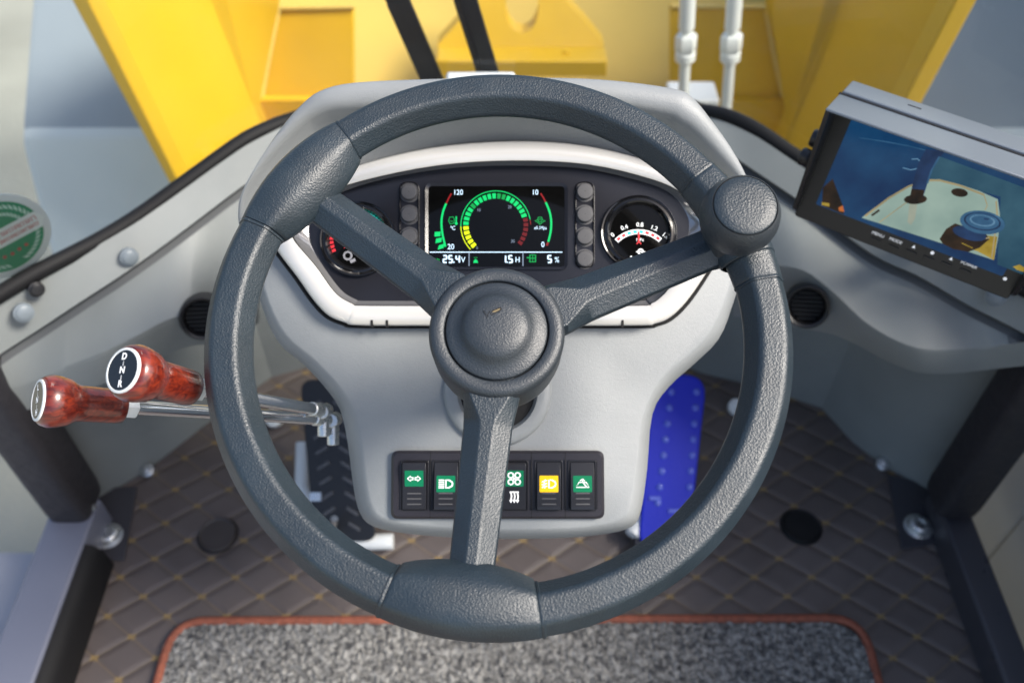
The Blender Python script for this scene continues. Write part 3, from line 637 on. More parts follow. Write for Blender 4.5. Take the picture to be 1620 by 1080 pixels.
cp_ = b.build('cluster_panel', db, recalc=True)
# raised outlines on the panel
b = MB()
def P_(pts, h=.0034): return C(pts, h)
frame = rpoly(P_([(673, 427), (898, 427), (898, 290), (673, 290)]), .006, 6)
frin = rpoly(P_([(678, 422), (893, 422), (893, 295), (678, 295)]), .0035, 6)
b.loft([[CP.P(*q, .003) for q in frame], [CP.P(*q, .0052) for q in frame], [CP.P(*q, .0040) for q in frin]], 'panel', False, False)
for x0, x1 in ((631, 664), (909, 941)):
    r1 = rpoly(P_([(x0, 425), (x1, 425), (x1, 287), (x0, 287)]), .0075, 5); r2 = rpoly(P_([(x0 + 3, 422), (x1 - 3, 422), (x1 - 3, 290), (x0 + 3, 290)]), .0065, 5)
    b.loft([[CP.P(*q, .003) for q in r1], [CP.P(*midab([q], [w_], .5)[0], .0050) for q, w_ in zip(r1, r2)], [CP.P(*q, .0031) for q in r2]], 'panel', False, False)
b.build('moulded_frame', cp_, sharp=25)
for xx, ys in ((648, (305, 340, 375, 410)), (925, (304, 340, 375, 410))):
    for yy in ys:
        b = MB(); pl = CP.sub(xx, yy, .003); b.lathe(pl, [(.0085, 0), (.0085, .0008), (.0071, .0009), (.0070, .0030), (.0062, .0042), (.0045, .0044), (.0003, .0043)], 'button', 28)
        b.build('button', cp_)
# display
b = MB(); DS = 'screenblack'; hz = .0042
b.add([CP.P(*q, hz) for q in frin], [tuple(range(len(frin)))], DS)
Z = lambda zx, zy: (670 + zx * .14198, 285 + zy * .14198)
dc = CP.sub(*Z(805, 505), hz); q = px * (230 / 1620); hl = .0004
def Zl(zx, zy): a, c = CP.ab(*Z(zx, zy), hz); o_ = CP.ab(*Z(805, 505), hz); return (a - o_[0], c - o_[1])
sc = Zl(1205, 505)[0] / 400.0       # metres per zoom unit
def seg(r0, r1, a0, a1, m, n_=3):
    A = arc(0, 0, r0 * sc, a0, a1, n_); B = arc(0, 0, r1 * sc, a0, a1, n_)[::-1]; b.flat(dc, A + B, hl, m)
def band(r0, r1, a0, a1, m):
    A = arc(0, 0, r0 * sc, a0, a1, 40); B = arc(0, 0, r1 * sc, a0, a1, 40); b.add([dc.P(*t, hl) for t in A + B], [(i, i + 1, 41 + i + 1, 41 + i) for i in range(40)], m)
band(384, 393, 182, 10, 'e_green'); band(384, 393, 224, 182, 'e_lime'); band(384, 393, 9, 1, 'e_red')
for k in range(29):
    a = 222 - k * 9.2
    if k < 5: m_ = 'e_lime'
    elif k < 23: m_ = 'e_green' if k not in (9, 15, 16) else 'e_dgreen'
    else: m_ = 'e_dred'
    seg(303 if k < 23 else 310, 362, a - 3.3, a + 3.3, m_)
def stroke(zpts, wz, m, closed=False): b.line(dc, [Zl(*t) for t in zpts], wz * sc, hl, m, closed)
def txt(s_, zx, zy, hz_, m, bold=0.0, sx=.9):
    x_, y_ = Zl(zx, zy); b.text(dc, s_, x_, y_, hz_ * sc / .7, hl, m, 0, bold, sx)
stroke([(312, 150), (285, 195), (255, 260)], 17, 'e_red'); stroke(sm2([(252, 262), (222, 340), (203, 430), (202, 520), (215, 620), (245, 742)], 4), 22, 'e_green')
stroke([(1305, 148), (1335, 195), (1360, 245)], 17, 'e_red'); stroke(sm2([(1362, 248), (1400, 340), (1420, 430), (1422, 520), (1412, 600), (1390, 688)], 4), 22, 'e_green'); stroke([(1388, 695), (1372, 730)], 22, 'e_red')
for cx, cy, t in ((157, 602, -.06), (170, 672, -.16), (197, 742, -.28)):
    x_, y_ = Zl(cx, cy); w_, h_ = 33 * sc, 26 * sc; b.flat(dc, [(x_ + u_ * w_ * math.cos(t) + v_ * h_ * math.sin(-t) * -1 * -1, y_ - u_ * w_ * math.sin(t) * -1 * -1 + v_ * h_ * math.cos(t)) for u_, v_ in ((-1, -1), (1, -1), (1, 1), (-1, 1))], hl, 'e_green')
txt('120', 386, 140, 58, 'e_white', .0); txt('20', 305, 745, 60, 'e_white', .0); txt('10', 1243, 140, 58, 'e_white', .0); txt('0', 1330, 720, 60, 'e_white', .0)
txt('10', 615, 335, 34, 'e_dim'); txt('20', 960, 302, 34, 'e_dim'); txt('30', 995, 682, 34, 'e_dim'); txt('0', 597, 757, 30, 'e_dim')
txt('x0.1Mpa', 1302, 534, 36, 'e_white', .0, .8); txt('\u2103' if False else 'C', 336, 536, 44, 'e_white', .0); 
b.line(dc, [Zl(309 + 7 * math.cos(t * .785), 522 + 7 * math.sin(t * .785)) for t in range(8)], 4 * sc, hl, 'e_white', True)
# temperature icon, oil pressure icon
stroke([(280, 455), (292, 415), (330, 410), (345, 440), (340, 480), (300, 492)], 10, 'e_dgreen', True); stroke([(300, 450), (312, 465), (328, 455)], 8, 'e_dgreen')
stroke([(365, 405), (365, 480)], 14, 'e_green'); b.flat(dc, [(Zl(365, 485)[0] + 16 * sc * math.cos(t * .4), Zl(365, 485)[1] + 16 * sc * math.sin(t * .4)) for t in range(16)], hl * 1.1, 'e_green')
stroke([(1240, 455), (1270, 445), (1280, 415), (1316, 415), (1326, 445), (1358, 455), (1326, 468), (1298, 495), (1270, 468)], 10, 'e_dgreen', True)
b.line(dc, [(Zl(1298, 452)[0] + 17 * sc * math.cos(t * .6), Zl(1298, 452)[1] + 17 * sc * math.sin(t * .6)) for t in range(10)], 8 * sc, hl, 'e_dgreen', True)
stroke([(70, 803), (1548, 803)], 9, 'e_white'); stroke([(508, 803), (508, 958)], 11, 'e_dim'); stroke([(1108, 803), (1108, 958)], 11, 'e_dim')
def seg7(ch, zx, zy, wz, hz_, m):
    x0, x1, y0, y1 = zx - wz / 2, zx + wz / 2, zy - hz_ / 2, zy + hz_ / 2; ym = zy
    S_ = {'a': ((x0, y0), (x1, y0)), 'b': ((x1, y0), (x1, ym)), 'c': ((x1, ym), (x1, y1)), 'd': ((x0, y1), (x1, y1)), 'e': ((x0, ym), (x0, y1)), 'f': ((x0, y0), (x0, ym)), 'g': ((x0, ym), (x1, ym))}
    for s_ in {'2': 'abged', '5': 'afgcd', '4': 'fgbc', '1': 'bc'}[ch]: stroke(S_[s_], 15, m)
seg7('2', 240, 880, 36, 76, 'e_white'); seg7('5', 302, 880, 36, 76, 'e_white'); stroke([(338, 908), (338, 922)], 14, 'e_white'); seg7('4', 382, 880, 36, 76, 'e_white'); txt('V', 442, 890, 60, 'e_white', .0)
seg7('1', 905, 880, 20, 76, 'e_white'); stroke([(932, 908), (932, 922)], 13, 'e_white'); seg7('5', 970, 880, 36, 76, 'e_white'); txt('H', 1048, 890, 60, 'e_white', .0)
seg7('5', 1405, 880, 36, 76, 'e_white'); txt('%', 1486, 890, 60, 'e_white', .0)
stroke([(105, 885), (178, 885), (178, 925), (105, 925)], 9, 'e_dgreen', True); stroke([(118, 878), (135, 878)], 9, 'e_dgreen'); stroke([(150, 878), (165, 878)], 9, 'e_dgreen')
b.flat(dc, [Zl(555, 922), Zl(608, 922), Zl(600, 895), Zl(582, 882), Zl(562, 895)], hl, 'e_green'); stroke([(560, 862), (600, 862), (582, 884)], 8, 'e_dgreen', True)
stroke([(1185, 835), (1248, 835), (1248, 910), (1185, 910)], 16, 'e_dgreen', True); stroke([(1185, 870), (1248, 870)], 12, 'e_dgreen'); stroke([(1150, 865), (1180, 865)], 14, 'e_dgreen'); stroke([(1216, 840), (1216, 905)], 8, 'e_dgreen')
b.build('display', cp_, recalc=False)
# round gauges
def gauge(x, y, right):
    pl = CP.sub(x, y, .003); r0 = 60 * px
    b = MB(); b.lathe(pl, [(r0, 0), (r0, .0030), (r0 * .985, .0040), (r0 * .95, .0036), (r0 * .90, .0052), (r0 * .84, .0056), (r0 * .80, .0046), (r0 * .77, .0020), (r0 * .74, .0010)], 'gloss_black', 64)
    gg = b.build('gauge', db, sharp=25)
    b = MB(); b.flat(pl, circ(0, 0, r0 * .75, 48), .0011, 'screenblack'); s_ = px
    if right:
        for k, m_ in enumerate(('dial_red', 'dial_red', 'dial_teal', 'dial_teal', 'dial_teal', 'dial_red', 'dial_red', 'dial_red')):
            a = 130 - k * 11.2; rI, rO = 46 * s_, 52 * s_; oy = -47 * s_
            A = arc(0, oy, rI - .8 * s_, a - 5.6, a + 5.6, 4); B = arc(0, oy, rO + .8 * s_, a - 5.6, a + 5.6, 4)[::-1]; b.flat(pl, A + B, .0013, 'dial_white')
            A = arc(0, oy, rI + .8 * s_, a - 3.2, a + 3.2, 3); B = arc(0, oy, rO - .8 * s_, a - 3.2, a + 3.2, 3)[::-1]; b.flat(pl, A + B, .0015, m_)
        for t_, a in (('0', 133), ('0.4', 112), ('0.8', 88), ('1.2', 66), ('1.6', 45)):
            rr_ = 60 * s_; b.text(pl, t_, rr_ * math.cos(R(a)), -47 * s_ + rr_ * math.sin(R(a)), 9.5 * s_, .0013, 'dial_white', R(a - 90) * .8, .01)
        b.text(pl, 'MPa', 2 * s_, -11 * s_, 7 * s_, .0013, 'dial_white')
        b.line(pl, [(0, 2 * s_), (0, -16 * s_)], 2.6 * s_, .0019, 'dial_red'); b.line(pl, [(-3.4 * s_, -18 * s_), (0, -13 * s_), (3.4 * s_, -18 * s_)], 1.6 * s_, .0019, 'dial_red')
        b.line(pl, circ(3 * s_, -30 * s_, 4 * s_, 14), 2.2 * s_, .0013, 'dial_white', True); b.line(pl, [(-4 * s_, -30 * s_), (10 * s_, -30 * s_)], 1.8 * s_, .0013, 'dial_white')
        b.line(pl, rrect(-6 * s_, 10 * s_, -45 * s_, -38 * s_, 2 * s_), 2 * s_, .0013, 'dial_white', True); b.line(pl, [(-13 * s_, -37 * s_), (-8 * s_, -42 * s_)], 3 * s_, .0013, 'dial_white'); b.line(pl, [(-2 * s_, -41 * s_), (7 * s_, -41 * s_)], 1.4 * s_, .0013, 'dial_white')
    else:
        for k in range(15):
            a = 120 - k * 7; rI, rO = 39 * s_, 46 * s_
            A = arc(0, 0, rI, a - 2.7, a + 2.7, 3); B = arc(0, 0, rO, a - 2.7, a + 2.7, 3)[::-1]; b.flat(pl, A + B, .0013, 'dial_teal')
        for k in range(4):
            a = 178 + k * 9; A = arc(0, 0, 39 * s_, a - 3, a + 3, 3); B = arc(0, 0, 45 * s_, a - 3, a + 3, 3)[::-1]; b.flat(pl, A + B, .0013, 'dial_red')
        b.line(pl, circ(-16 * s_, -26 * s_, 6 * s_, 14), 3 * s_, .0013, 'dim_ink', True); b.line(pl, [(-12 * s_, -36 * s_), (-4 * s_, -32 * s_)], 5 * s_, .0013, 'dim_ink')
        b.line(pl, [(-8 * s_, -5 * s_), (-22 * s_, -14 * s_)], 1.2 * s_, .0019, 'dial_red')
    b.build('dial', gg, recalc=False)
gauge(1010, 369, True); gauge(567, 379, False)

# rocker switch panel
sp0 = CP.sub(787.5, 765.5, 0); e0 = CP.ab(620, 765.5, 0)[0]; e1 = CP.ab(955, 765.5, 0)[0]; hw = (e1 - e0) / 2; hb = (CP.ab(787, 712, 0)[1] - CP.ab(787, 819, 0)[1]) / 2
b = MB(); o1, o2, o3 = rrect(-hw, hw, -hb, hb, .006, 5), rrect(-hw + .0022, hw - .0022, -hb + .0022, hb - .0022, .005, 5), rrect(-hw + .006, hw - .006, -hb + .0075, hb - .0075, .002, 5)
b.loft([[sp0.P(*q_, -.002) for q_ in o1], [sp0.P(*q_, .0045) for q_ in o1], [sp0.P(*q_, .0068) for q_ in o2], [sp0.P(*q_, .0068) for q_ in o3], [sp0.P(*q_, .0058) for q_ in o3]], 'rockframe', False, True)
for xx in (681, 736, 787, 841, 894.5):
    aa = CP.ab(xx, 765, .0068)[0] - CP.ab(787.5, 765, .0068)[0]; b.box(sp0, aa - .00035, aa + .00035, -hb + .001, hb - .001, .0060, .00695, 'gap')
swp = b.build('switch_panel', db, sharp=30)
def rocker(xc, up, lens, icon):
    pl = CP.sub(xc, 768, .0058); a_ = 19.5 * px; b_ = 37 * px
    tl = R(6) if up else R(-6)
    b = MB(); o1 = rrect(-a_ - .0012, a_ + .0012, -b_ - .0012, b_ + .0012, .002, 3); o2 = rrect(-a_, a_, -b_, b_, .0012, 3)
    b.loft([[pl.P(*q_, .0001) for q_ in o1], [pl.P(*q_, .0014) for q_ in o1], [pl.P(*q_, .0012) for q_ in o2], [pl.P(*q_, -.003) for q_ in o2]], 'rock', False, False)
    # rocker cap: side profile swept across its width
    if up: prof = [(-b_ * .96, .0), (-b_ * .96, .0030), (-b_ * .1, .0030), (b_ * .80, .0062), (b_ * .97, .0052), (b_ * .97, .0)]
    else: prof = [(-b_ * .96, .0), (-b_ * .96, .0056), (-b_ * .80, .0062), (b_ * .42, .0040), (b_ * .97, .0012), (b_ * .97, .0)]
    A = a_ * .93
    rk = [[pl.P(s_ * A, y_, h_) for y_, h_ in prof] for s_ in (-1, 1)]
    b.loft(rk, 'rock'); ro_ = b.build('rocker_switch', db, bevel=.0006, seg=2)
    def hgt(y_):
        for (y0, h0), (y1, h1) in zip(prof, prof[1:]):
            if y0 <= y_ <= y1 and y1 > y0: return h0 + (h1 - h0) * (y_ - y0) / (y1 - y0)
        return .003
    yc = b_ * .32 if up else b_ * .10
    if lens:
        b = MB(); lw, lh = a_ * .74, 12.5 * px; y0, y1 = yc - lh, yc + lh
        d = V((0, y1 - y0, hgt(y1) - hgt(y0))); nn = pl.n * d.y - pl.b * d.z
        lp = Pl(pl.P(0, yc, hgt(yc) + .00035), pl.a, nn)
        b.flat(lp, rrect(-lw, lw, -lh, lh, .0008, 3), 0, lens); s_ = px; hq = .00025; W_ = 'white_ink'
        if icon == 'arrows':
            for sg in (-1, 1):
                b.line(lp, [(sg * 1.5 * s_, 1.7 * s_), (sg * 5 * s_, 1.7 * s_), (sg * 5 * s_, 4 * s_), (sg * 10 * s_, 0), (sg * 5 * s_, -4 * s_), (sg * 5 * s_, -1.7 * s_), (sg * 1.5 * s_, -1.7 * s_)], 1.6 * s_, hq, W_, True)
        if icon in ('beam', 'fog'):
            sh = 4 if icon == 'beam' else 3
            b.line(lp, [(0, -6 * s_), (0, 6 * s_), (5 * s_, 5.6 * s_), (9.5 * s_, 3 * s_), (10.5 * s_, 0), (9.5 * s_, -3 * s_), (5 * s_, -5.6 * s_)], 2.1 * s_, hq, W_, True)
            for k in range(5 if icon == 'beam' else 3):
                y_ = ((k - 2) * 2.9 if icon == 'beam' else (k - 1) * 4.3) * s_
                b.line(lp, [(-11 * s_, y_ - (0 if icon == 'beam' else 1.2 * s_)), (-2.5 * s_, y_ + (0 if icon == 'beam' else 1.2 * s_))], 1.5 * s_, hq, W_)
            if icon == 'fog': b.line(lp, sm2([(-5 * s_, 6.5 * s_), (-8 * s_, 3 * s_), (-5.5 * s_, 0), (-8.5 * s_, -3 * s_), (-6 * s_, -6.5 * s_)], 4), 1.6 * s_, hq, W_)
        if icon == 'fan':
            for k in range(4):
                cx, cy = 5.2 * s_ * (1 if k in (0, 3) else -1), 5.2 * s_ * (1 if k < 2 else -1); b.line(lp, circ(cx, cy, 4.0 * s_, 16), 2.1 * s_, hq, W_, True)
            b.line(lp, circ(0, 0, 1.2 * s_, 8), 1.6 * s_, hq, W_, True)
        if icon == 'wiper':
            b.line(lp, [(-10 * s_, -5 * s_), (-5.5 * s_, 2.5 * s_), (5.5 * s_, 2.5 * s_), (10 * s_, -5 * s_)], 1.4 * s_, hq, W_, True); b.line(lp, [(6 * s_, -4.5 * s_), (0, 3 * s_), (0, 8 * s_)], 1.4 * s_, hq, W_); b.line(lp, [(-4 * s_, 4.5 * s_), (0, 7.5 * s_), (3.5 * s_, 4.5 * s_)], 1.2 * s_, hq, W_)
        b.build('lens', ro_, recalc=False)
    b = MB(); yb = -b_ * .30
    if icon == 'fan':
        h_ = hgt(-b_ * .5) + .0003; s_ = px
        for k in (-1, 0, 1): b.line(pl, [(k * 5 * s_, -10 * s_), (k * 5 * s_ + 1 * s_, -15 * s_), (k * 5 * s_, -22 * s_)], 2.2 * s_, h_, 'white_ink'); b.flat(pl, [(k * 5 * s_ - 2.6 * s_, -21 * s_), (k * 5 * s_ + 2.6 * s_, -21 * s_), (k * 5 * s_, -26 * s_)], h_ + .00005, 'white_ink')
        b.line(pl, [(-7 * s_, -9 * s_), (7 * s_, -9 * s_)], 2 * s_, h_, 'white_ink'); b.build('legend', ro_, recalc=False)
    else:
        for k in range(3):
            y_ = -b_ * (.28 + .22 * k) if not up else -b_ * (.30 + .22 * k); h_ = hgt(y_); b.box(pl, -a_ * .55, a_ * .55, y_ - .0005, y_ + .0005, h_ - .001, h_ + .0005, 'button')
        b.build('grip_rib', ro_)
for xc, up, lens, ic in ((656, True, 'grn_lens', 'arrows'), (706, False, 'grn_lens', 'beam'), (760, False, None, ''), (813.5, True, 'grn_lens', 'fan'), (868, False, 'yel_lens', 'fog'), (921, False, 'grn_lens', 'wiper')): rocker(xc, up, lens, ic)

# ================================================================== STEERING WHEEL
tw = R(25); WD = .575
WP = Pl(dpt(789, 524, WD), (1, 0, 0), (0, -math.sin(tw), math.cos(tw)))
RC, RT = .1752, .0154
sw = thing('steering_wheel', WP.P(0, 0, -.03), 'large slate black three spoke steering wheel with a spinner knob on its rim', 'steering wheel')
def angof(x, y): a, c = WP.ab(x, y); return math.atan2(c, a)
def hexk(t, f):
    d = abs((math.degrees(t) % 60) - 30); h = math.cos(R(30)) / math.cos(R(d)) * 1.07
    h = min(h, 1.02)                      # clip the corners a little
    return (1 - f) + f * h
NP = 72
def rimring(phi, fac, hexf=.95, inw=1.0, outw=1.0, hup=1.0):
    e = WP.a * math.cos(phi) + WP.b * math.sin(phi); ring = []
    for j in range(NP):
        t = 2 * math.pi * j / NP; k = hexk(t, hexf) * RT * fac; dr, dh = k * math.cos(t), k * math.sin(t)
        dr *= inw if dr < 0 else outw; dh *= hup if dh > 0 else 1
        ring.append(WP.O + e * (RC + dr) + WP.n * dh)
    return ring
b = MB(); NR = 180; rings = [rimring(2 * math.pi * i / NR, 1.0) for i in range(NR)]
vs = [q_ for r_ in rings for q_ in r_]; b.add(vs, [(i * NP + j, i * NP + (j + 1) % NP, ((i + 1) % NR) * NP + (j + 1) % NP, ((i + 1) % NR) * NP + j) for i in range(NR) for j in range(NP)], 'wheel')
b.build('rim', sw, sharp=60)
def grip(pA, pB, inb, outb, upb):
    a0, a1 = angof(*pA), angof(*pB)
    if a1 < a0: a1 += 2 * math.pi
    rings = []
    for k in range(41):
        s_ = -1 + 2 * k / 40; B = max(0, 1 - s_ * s_) ** .8; phi = a0 + (a1 - a0) * k / 40
        rings.append(rimring(phi, 1.025 + .02 * B, .95 - .6 * B, 1 + inb * B, 1 + outb * B, 1 + upb * B))
    u1 = .0006 / RC; X_ = lambda a, f: rimring(a, f, .95)
    first = [X_(a0 - u1, .98), X_(a0, 1.055), X_(a0 + 2 * u1, 1.06), X_(a0 + 3.2 * u1, 1.03)]
    last = [X_(a1 - 3.2 * u1, 1.03), X_(a1 - 2 * u1, 1.06), X_(a1, 1.055), X_(a1 + u1, .98)]
    b = MB(); b.loft(first + rings[1:-1] + last, 'wheel', False, False); return b.build('grip', sw, sharp=50)
grip((543, 212), (398, 362), .75, .10, .35)
grip((608, 945), (857, 965), .80, .06, .30)
grip((1205, 452), (1118, 272), .10, .06, .1)
def spoke(xe, ye):
    a, c = WP.ab(xe, ye); phi = math.atan2(c, a); d = (math.cos(phi), math.sin(phi)); nrm = (-d[1], d[0]); L1 = RC - .010
    st_ = [(.030, .0185, .0080, .86), (.042, .0182, .0080, .84), (.060, .0160, .0066, .34), (.064, .0157, .0062, .30), (.110, .0147, .0062, .27), (L1 - .014, .0140, .0066, .27), (L1 - .005, .0156, .0080, .42), (L1 + .006, .0172, .0090, .60)]
    rings = []
    for rho, hw_, ht, tf in st_:
        cs = [(-hw_ * .92, -.010), (-hw_, -.0035), (-hw_ * .97, -.0005), (-hw_ * tf, ht), (hw_ * tf * .85, ht), (hw_ * .97, -.0005), (hw_, -.0035), (hw_ * .92, -.010), (hw_ * .5, -.013), (-hw_ * .5, -.013)]
        rings.append([WP.P(d[0] * rho + nrm[0] * t_, d[1] * rho + nrm[1] * t_, h_) for t_, h_ in cs])
    b = MB(); b.loft(rings, 'wheel'); b.build('spoke', sw, bevel=.0007, seg=2, sharp=24)
spoke(511, 323); spoke(1112, 396); spoke(747, 888)
# hub
HP = Pl(WP.P(-.0012, -.0026, -.002), WP.a, WP.n)
b = MB(); b.lathe(HP, [(.040, -.034), (.0425, -.031), (.0436, -.020), (.0440, .006), (.0434, .0105), (.0415, .0128), (.0390, .0136), (.0345, .0132), (.0337, .0126), (.0335, .0095)], 'hub', 96, True); hub = b.build('hub', sw, sharp=60)
b = MB(); b.lathe(HP, [(.0337, .0100), (.0330, .0100), (.0327, .0097)], 'gap', 72); b.build('cap_groove', hub)
b = MB(); b.lathe(HP, [(.0327, .0090), (.0326, .0122), (.0318, .0132), (.0290, .0139), (.0250, .0155), (.0222, .0182), (.0205, .0205), (.0185, .0219), (.0150, .0232), (.010, .0240), (.005, .0243), (.0002, .0244)], 'hub', 96, False, True); hc = b.build('horn_cap', hub, sharp=70)
b = MB(); ep = HP.sub(776, 494, .0240); s_ = WD / FPX
b.line(ep, [(-11 * s_, 3 * s_), (-7 * s_, -4 * s_), (-5.6 * s_, -10 * s_), (-3.6 * s_, -2 * s_), (-1 * s_, 2 * s_)], 1.3 * s_, .0002, 'gap'); b.line(ep, [(0, -2 * s_), (3 * s_, 2.5 * s_), (15 * s_, 8 * s_), (17 * s_, 6 * s_), (14 * s_, 2.5 * s_), (1 * s_, -4.5 * s_)], 1.6 * s_, .0002, 'gap', True)
b.flat(ep, [(1.5 * s_, -2.6 * s_), (3.6 * s_, 1.8 * s_), (14 * s_, 6.6 * s_), (15 * s_, 5.4 * s_), (13 * s_, 3.2 * s_)], .0001, 'gold'); b.build('emblem', hub, recalc=False)
# spinner knob
ka, kb = WP.ab(1170, 341, .0365); KP = Pl(WP.P(ka, kb, 0), WP.a, WP.n)
b = MB(); b.lathe(KP, [(.017, .004), (.0155, .010), (.0150, .016), (.0162, .0195), (.0205, .0215), (.0235, .0265), (.0251, .0330), (.0252, .0385), (.0240, .0445), (.0218, .0492), (.0203, .0511)], 'hub', 72, True); kn = b.build('spinner_knob', sw, sharp=60)
b = MB(); b.lathe(KP, [(.0203, .0511), (.0199, .0506), (.0197, .0504)], 'gap', 60); b.lathe(KP, [(.0197, .0504), (.0195, .0515), (.0188, .0521), (.012, .0528), (.0002, .0531)], 'wheel', 60, False, True); b.build('knob_cap', kn, sharp=70)
phk = math.atan2(kb, ka)
b = MB()
for off, mm in ((-.075, 'wheel'),):
    rings = [rimring(phk + off + dphi, f_, .5, 1.25, 1.02, 1.12) for dphi, f_ in ((-.045, 1.03), (-.040, 1.09), (.03, 1.12), (.095, 1.10), (.10, 1.03))]
    b.loft(rings, mm, False, False)
b.build('knob_clamp', sw, bevel=.0, sharp=35)
# column shaft and collar
b = MB(); hp = CP; col_c = WP.P(0, 0, -.20)
b.tube([WP.P(0, 0, -.02), WP.P(0, 0, -.17)], .017, 'black', 24)
b.build('column_shaft', sw)
cc = CP.sub(787, 620, 0); k = .725 / FPX
b = MB(); b.lathe(cc, [(86 * k, -.002), (86 * k, .0035), (82 * k, .0062), (72 * k, .0075), (64 * k, .0068), (60 * k, .003), (58 * k, -.004)], 'abs', 64); b.lathe(cc, [(60 * k, .0008), (.0002, .0008)], 'gap', 40); b.build('column_collar', db, sharp=50)

# ================================================================== LEVERS
def lever(pk, dk, ph, dh_, pr, dr, capr, text, label, rollang=0):
    A, B, Cc = dpt(*pk, dk), dpt(*ph, dh_), dpt(*pr, dr); ax = (A - B).normalized()     # towards the cap
    o = thing('control_lever', Cc, label, 'gear lever', 'wooden knobbed gear levers')
    vdown = V((0, 0, -1)); a_ = vu.cross(ax) ; pl = Pl(B, a_, ax); L = (A - B).length; r = capr
    pl = Pl(B, vu.cross(ax).normalized(), ax)
    b = MB(); b.lathe(pl, [(r * .60, 0), (r * .68, .001), (r * .71, L * .10), (r * .73, L * .48), (r * .75, L * .57), (r * .80, L * .60), (r * .95, L * .67), (r * 1.04, L * .80), (r * 1.06, L * .88), (r * .98, L * .96), (r * .86, L * 1.0), (r * .78, L * 1.0)], 'wood', 48, True, True)
    # wood grain runs along the handle: bake orientation by giving the mesh its own axes
    h_ = b.build('handle', o, sharp=50)
    cpz = Pl(pl.P(0, 0, L), pl.a, pl.n)
    if rollang: cpz = Pl(cpz.O, cpz.a * math.cos(rollang) + cpz.b * math.sin(rollang), cpz.n)
    b = MB(); b.lathe(cpz, [(r * .84, -.001), (r * .83, .0010), (r * .745, .0014), (r * .73, .0009)], 'white_plastic', 40); b.flat(cpz, circ(0, 0, r * .735, 36), .0010, 'gloss_black')
    n_ = len(text)
    for i, ch in enumerate(text):
        y_ = r * .50 - r * 1.0 * i / (n_ - 1); b.text(cpz, '|' if ch == "'" else ch, 0, y_, r * (.34 if ch != "'" else .17), .0013, 'white_ink', 0, .03)
    b.build('cap', h_, recalc=False)
    b = MB(); nd = (Cc - B).normalized(); rp = Pl(B, pl.a, -nd); b.lathe(rp, [(r * .5, .002), (r * .5, -.007), (r * .42, -.0085), (r * .3, -.0085)], 'white_plastic', 6, True, True); b.build('ferrule', o)
    b = MB(); b.tube([B - nd * .0 , B + (Cc - B) * .5, Cc], [.0052, .0052, .0052], 'chrome', 20); b.build('rod', o)
    b = MB(); b.tube([Cc - nd * .022, Cc - nd * .004, Cc + nd * .0], [.0062, .0068, .0066], 'zinc', 16); b.tube([Cc + vv * -.009, Cc + vv * .012], .0065, 'zinc', 12); b.tube([Cc + vu * -.022, Cc + vu * .004], .0055, 'zinc', 10); b.build('yoke', o, bevel=.001)
    return o
lever((62, 633), .585, (196, 643), .622, (527, 664), .775, .0168, ("L", "'", "N", "'", "H"), 'red burl wood lever with narrow cap, lower and farther left of the pair', .22)
lever((196, 586), .540, (303, 614), .588, (512, 650), .765, .0172, ("D", "'", "N", "'", "R"), 'red burl wood lever with cap lettered D N R, overlapping the other lever', .06)

# ================================================================== PEDALS
def pedal_plane(pxb, zb, pxt, zt_):
    B, T = zpt(*pxb, zb), zpt(*pxt, zt_); d = (T - B); n_ = V((1, 0, 0)).cross(d).normalized(); pl = Pl(B, V((1, 0, 0)), n_); return pl, d.length
pl, L = pedal_plane((1047, 870), .03, (1080, 592), .15)
bl, br = pl.ab(1008, 860)[0], pl.ab(1088, 860)[0]; tl, tr = pl.ab(1036, 640)[0], pl.ab(1122, 640)[0]
o = thing('accelerator_pedal', zpt(1047, 870, 0), 'glossy blue treadle pedal with two rows of studs, right of the dashboard column', 'pedal')
b = MB(); bt = pl.ab(1080, 592)[1]; outl = rpoly([(bl, pl.ab(1047, 872)[1]), (br, pl.ab(1047, 872)[1]), (tr, bt), (tl, bt)], .036, 7); b.prism(pl, outl, -.006, 0, 'blue'); plate_ = b.build('footplate', o, bevel=.004, seg=3)
b = MB()
for i in range(8):
    y_ = 620 + i * 25
    for xx in (1102 - i * 1.8, 1062 - i * 3.0):
        s_ = pl.sub(xx, y_, 0); b.lathe(s_, [(.0052, 0), (.0046, .0022), (.0026, .0036), (.0002, .0039)], 'bluestud', 14)
for xx, yy in ((1036, 788), (1066, 808)): s_ = pl.sub(xx, yy, 0); b.box(s_, -.008, .008, -.0025, .0025, 0, .003, 'bluestud')
b.build('stud', plate_)
b = MB(); b.box(Pl(zpt(1045, 868, 0), (1, 0, 0), (0, 0, 1)), -.04, .03, -.02, .03, 0, .03, 'darksteel'); b.build('hinge', o); b = MB(); b.tube([zpt(1000, 846, .03), zpt(1016, 820, .035)], .011, 'white_plastic', 12); b.build('return_stop', o); b = MB(); b.tube([pl.px(1062, 640, -.01), pl.px(1062, 640, -.10)], .007, 'brass', 12); b.build('pivot_pin', o)
pl, L = pedal_plane((545, 850), .04, (515, 600), .17)
o = thing('brake_pedal', zpt(545, 850, 0), 'black ribbed treadle pedal in shadow, left of the dashboard column', 'pedal')
b = MB(); a0, a1 = pl.ab(497, 850)[0], pl.ab(597, 850)[0]; c0, c1 = pl.ab(474, 610)[0], pl.ab(560, 610)[0]; yb = pl.ab(545, 856)[1]; yt_ = pl.ab(515, 600)[1]
b.prism(pl, rpoly([(a0, yb), (a1, yb), (c1, yt_), (c0, yt_)], .02, 6), -.006, 0, 'pedal'); pp = b.build('footplate', o, bevel=.0015)
b = MB()
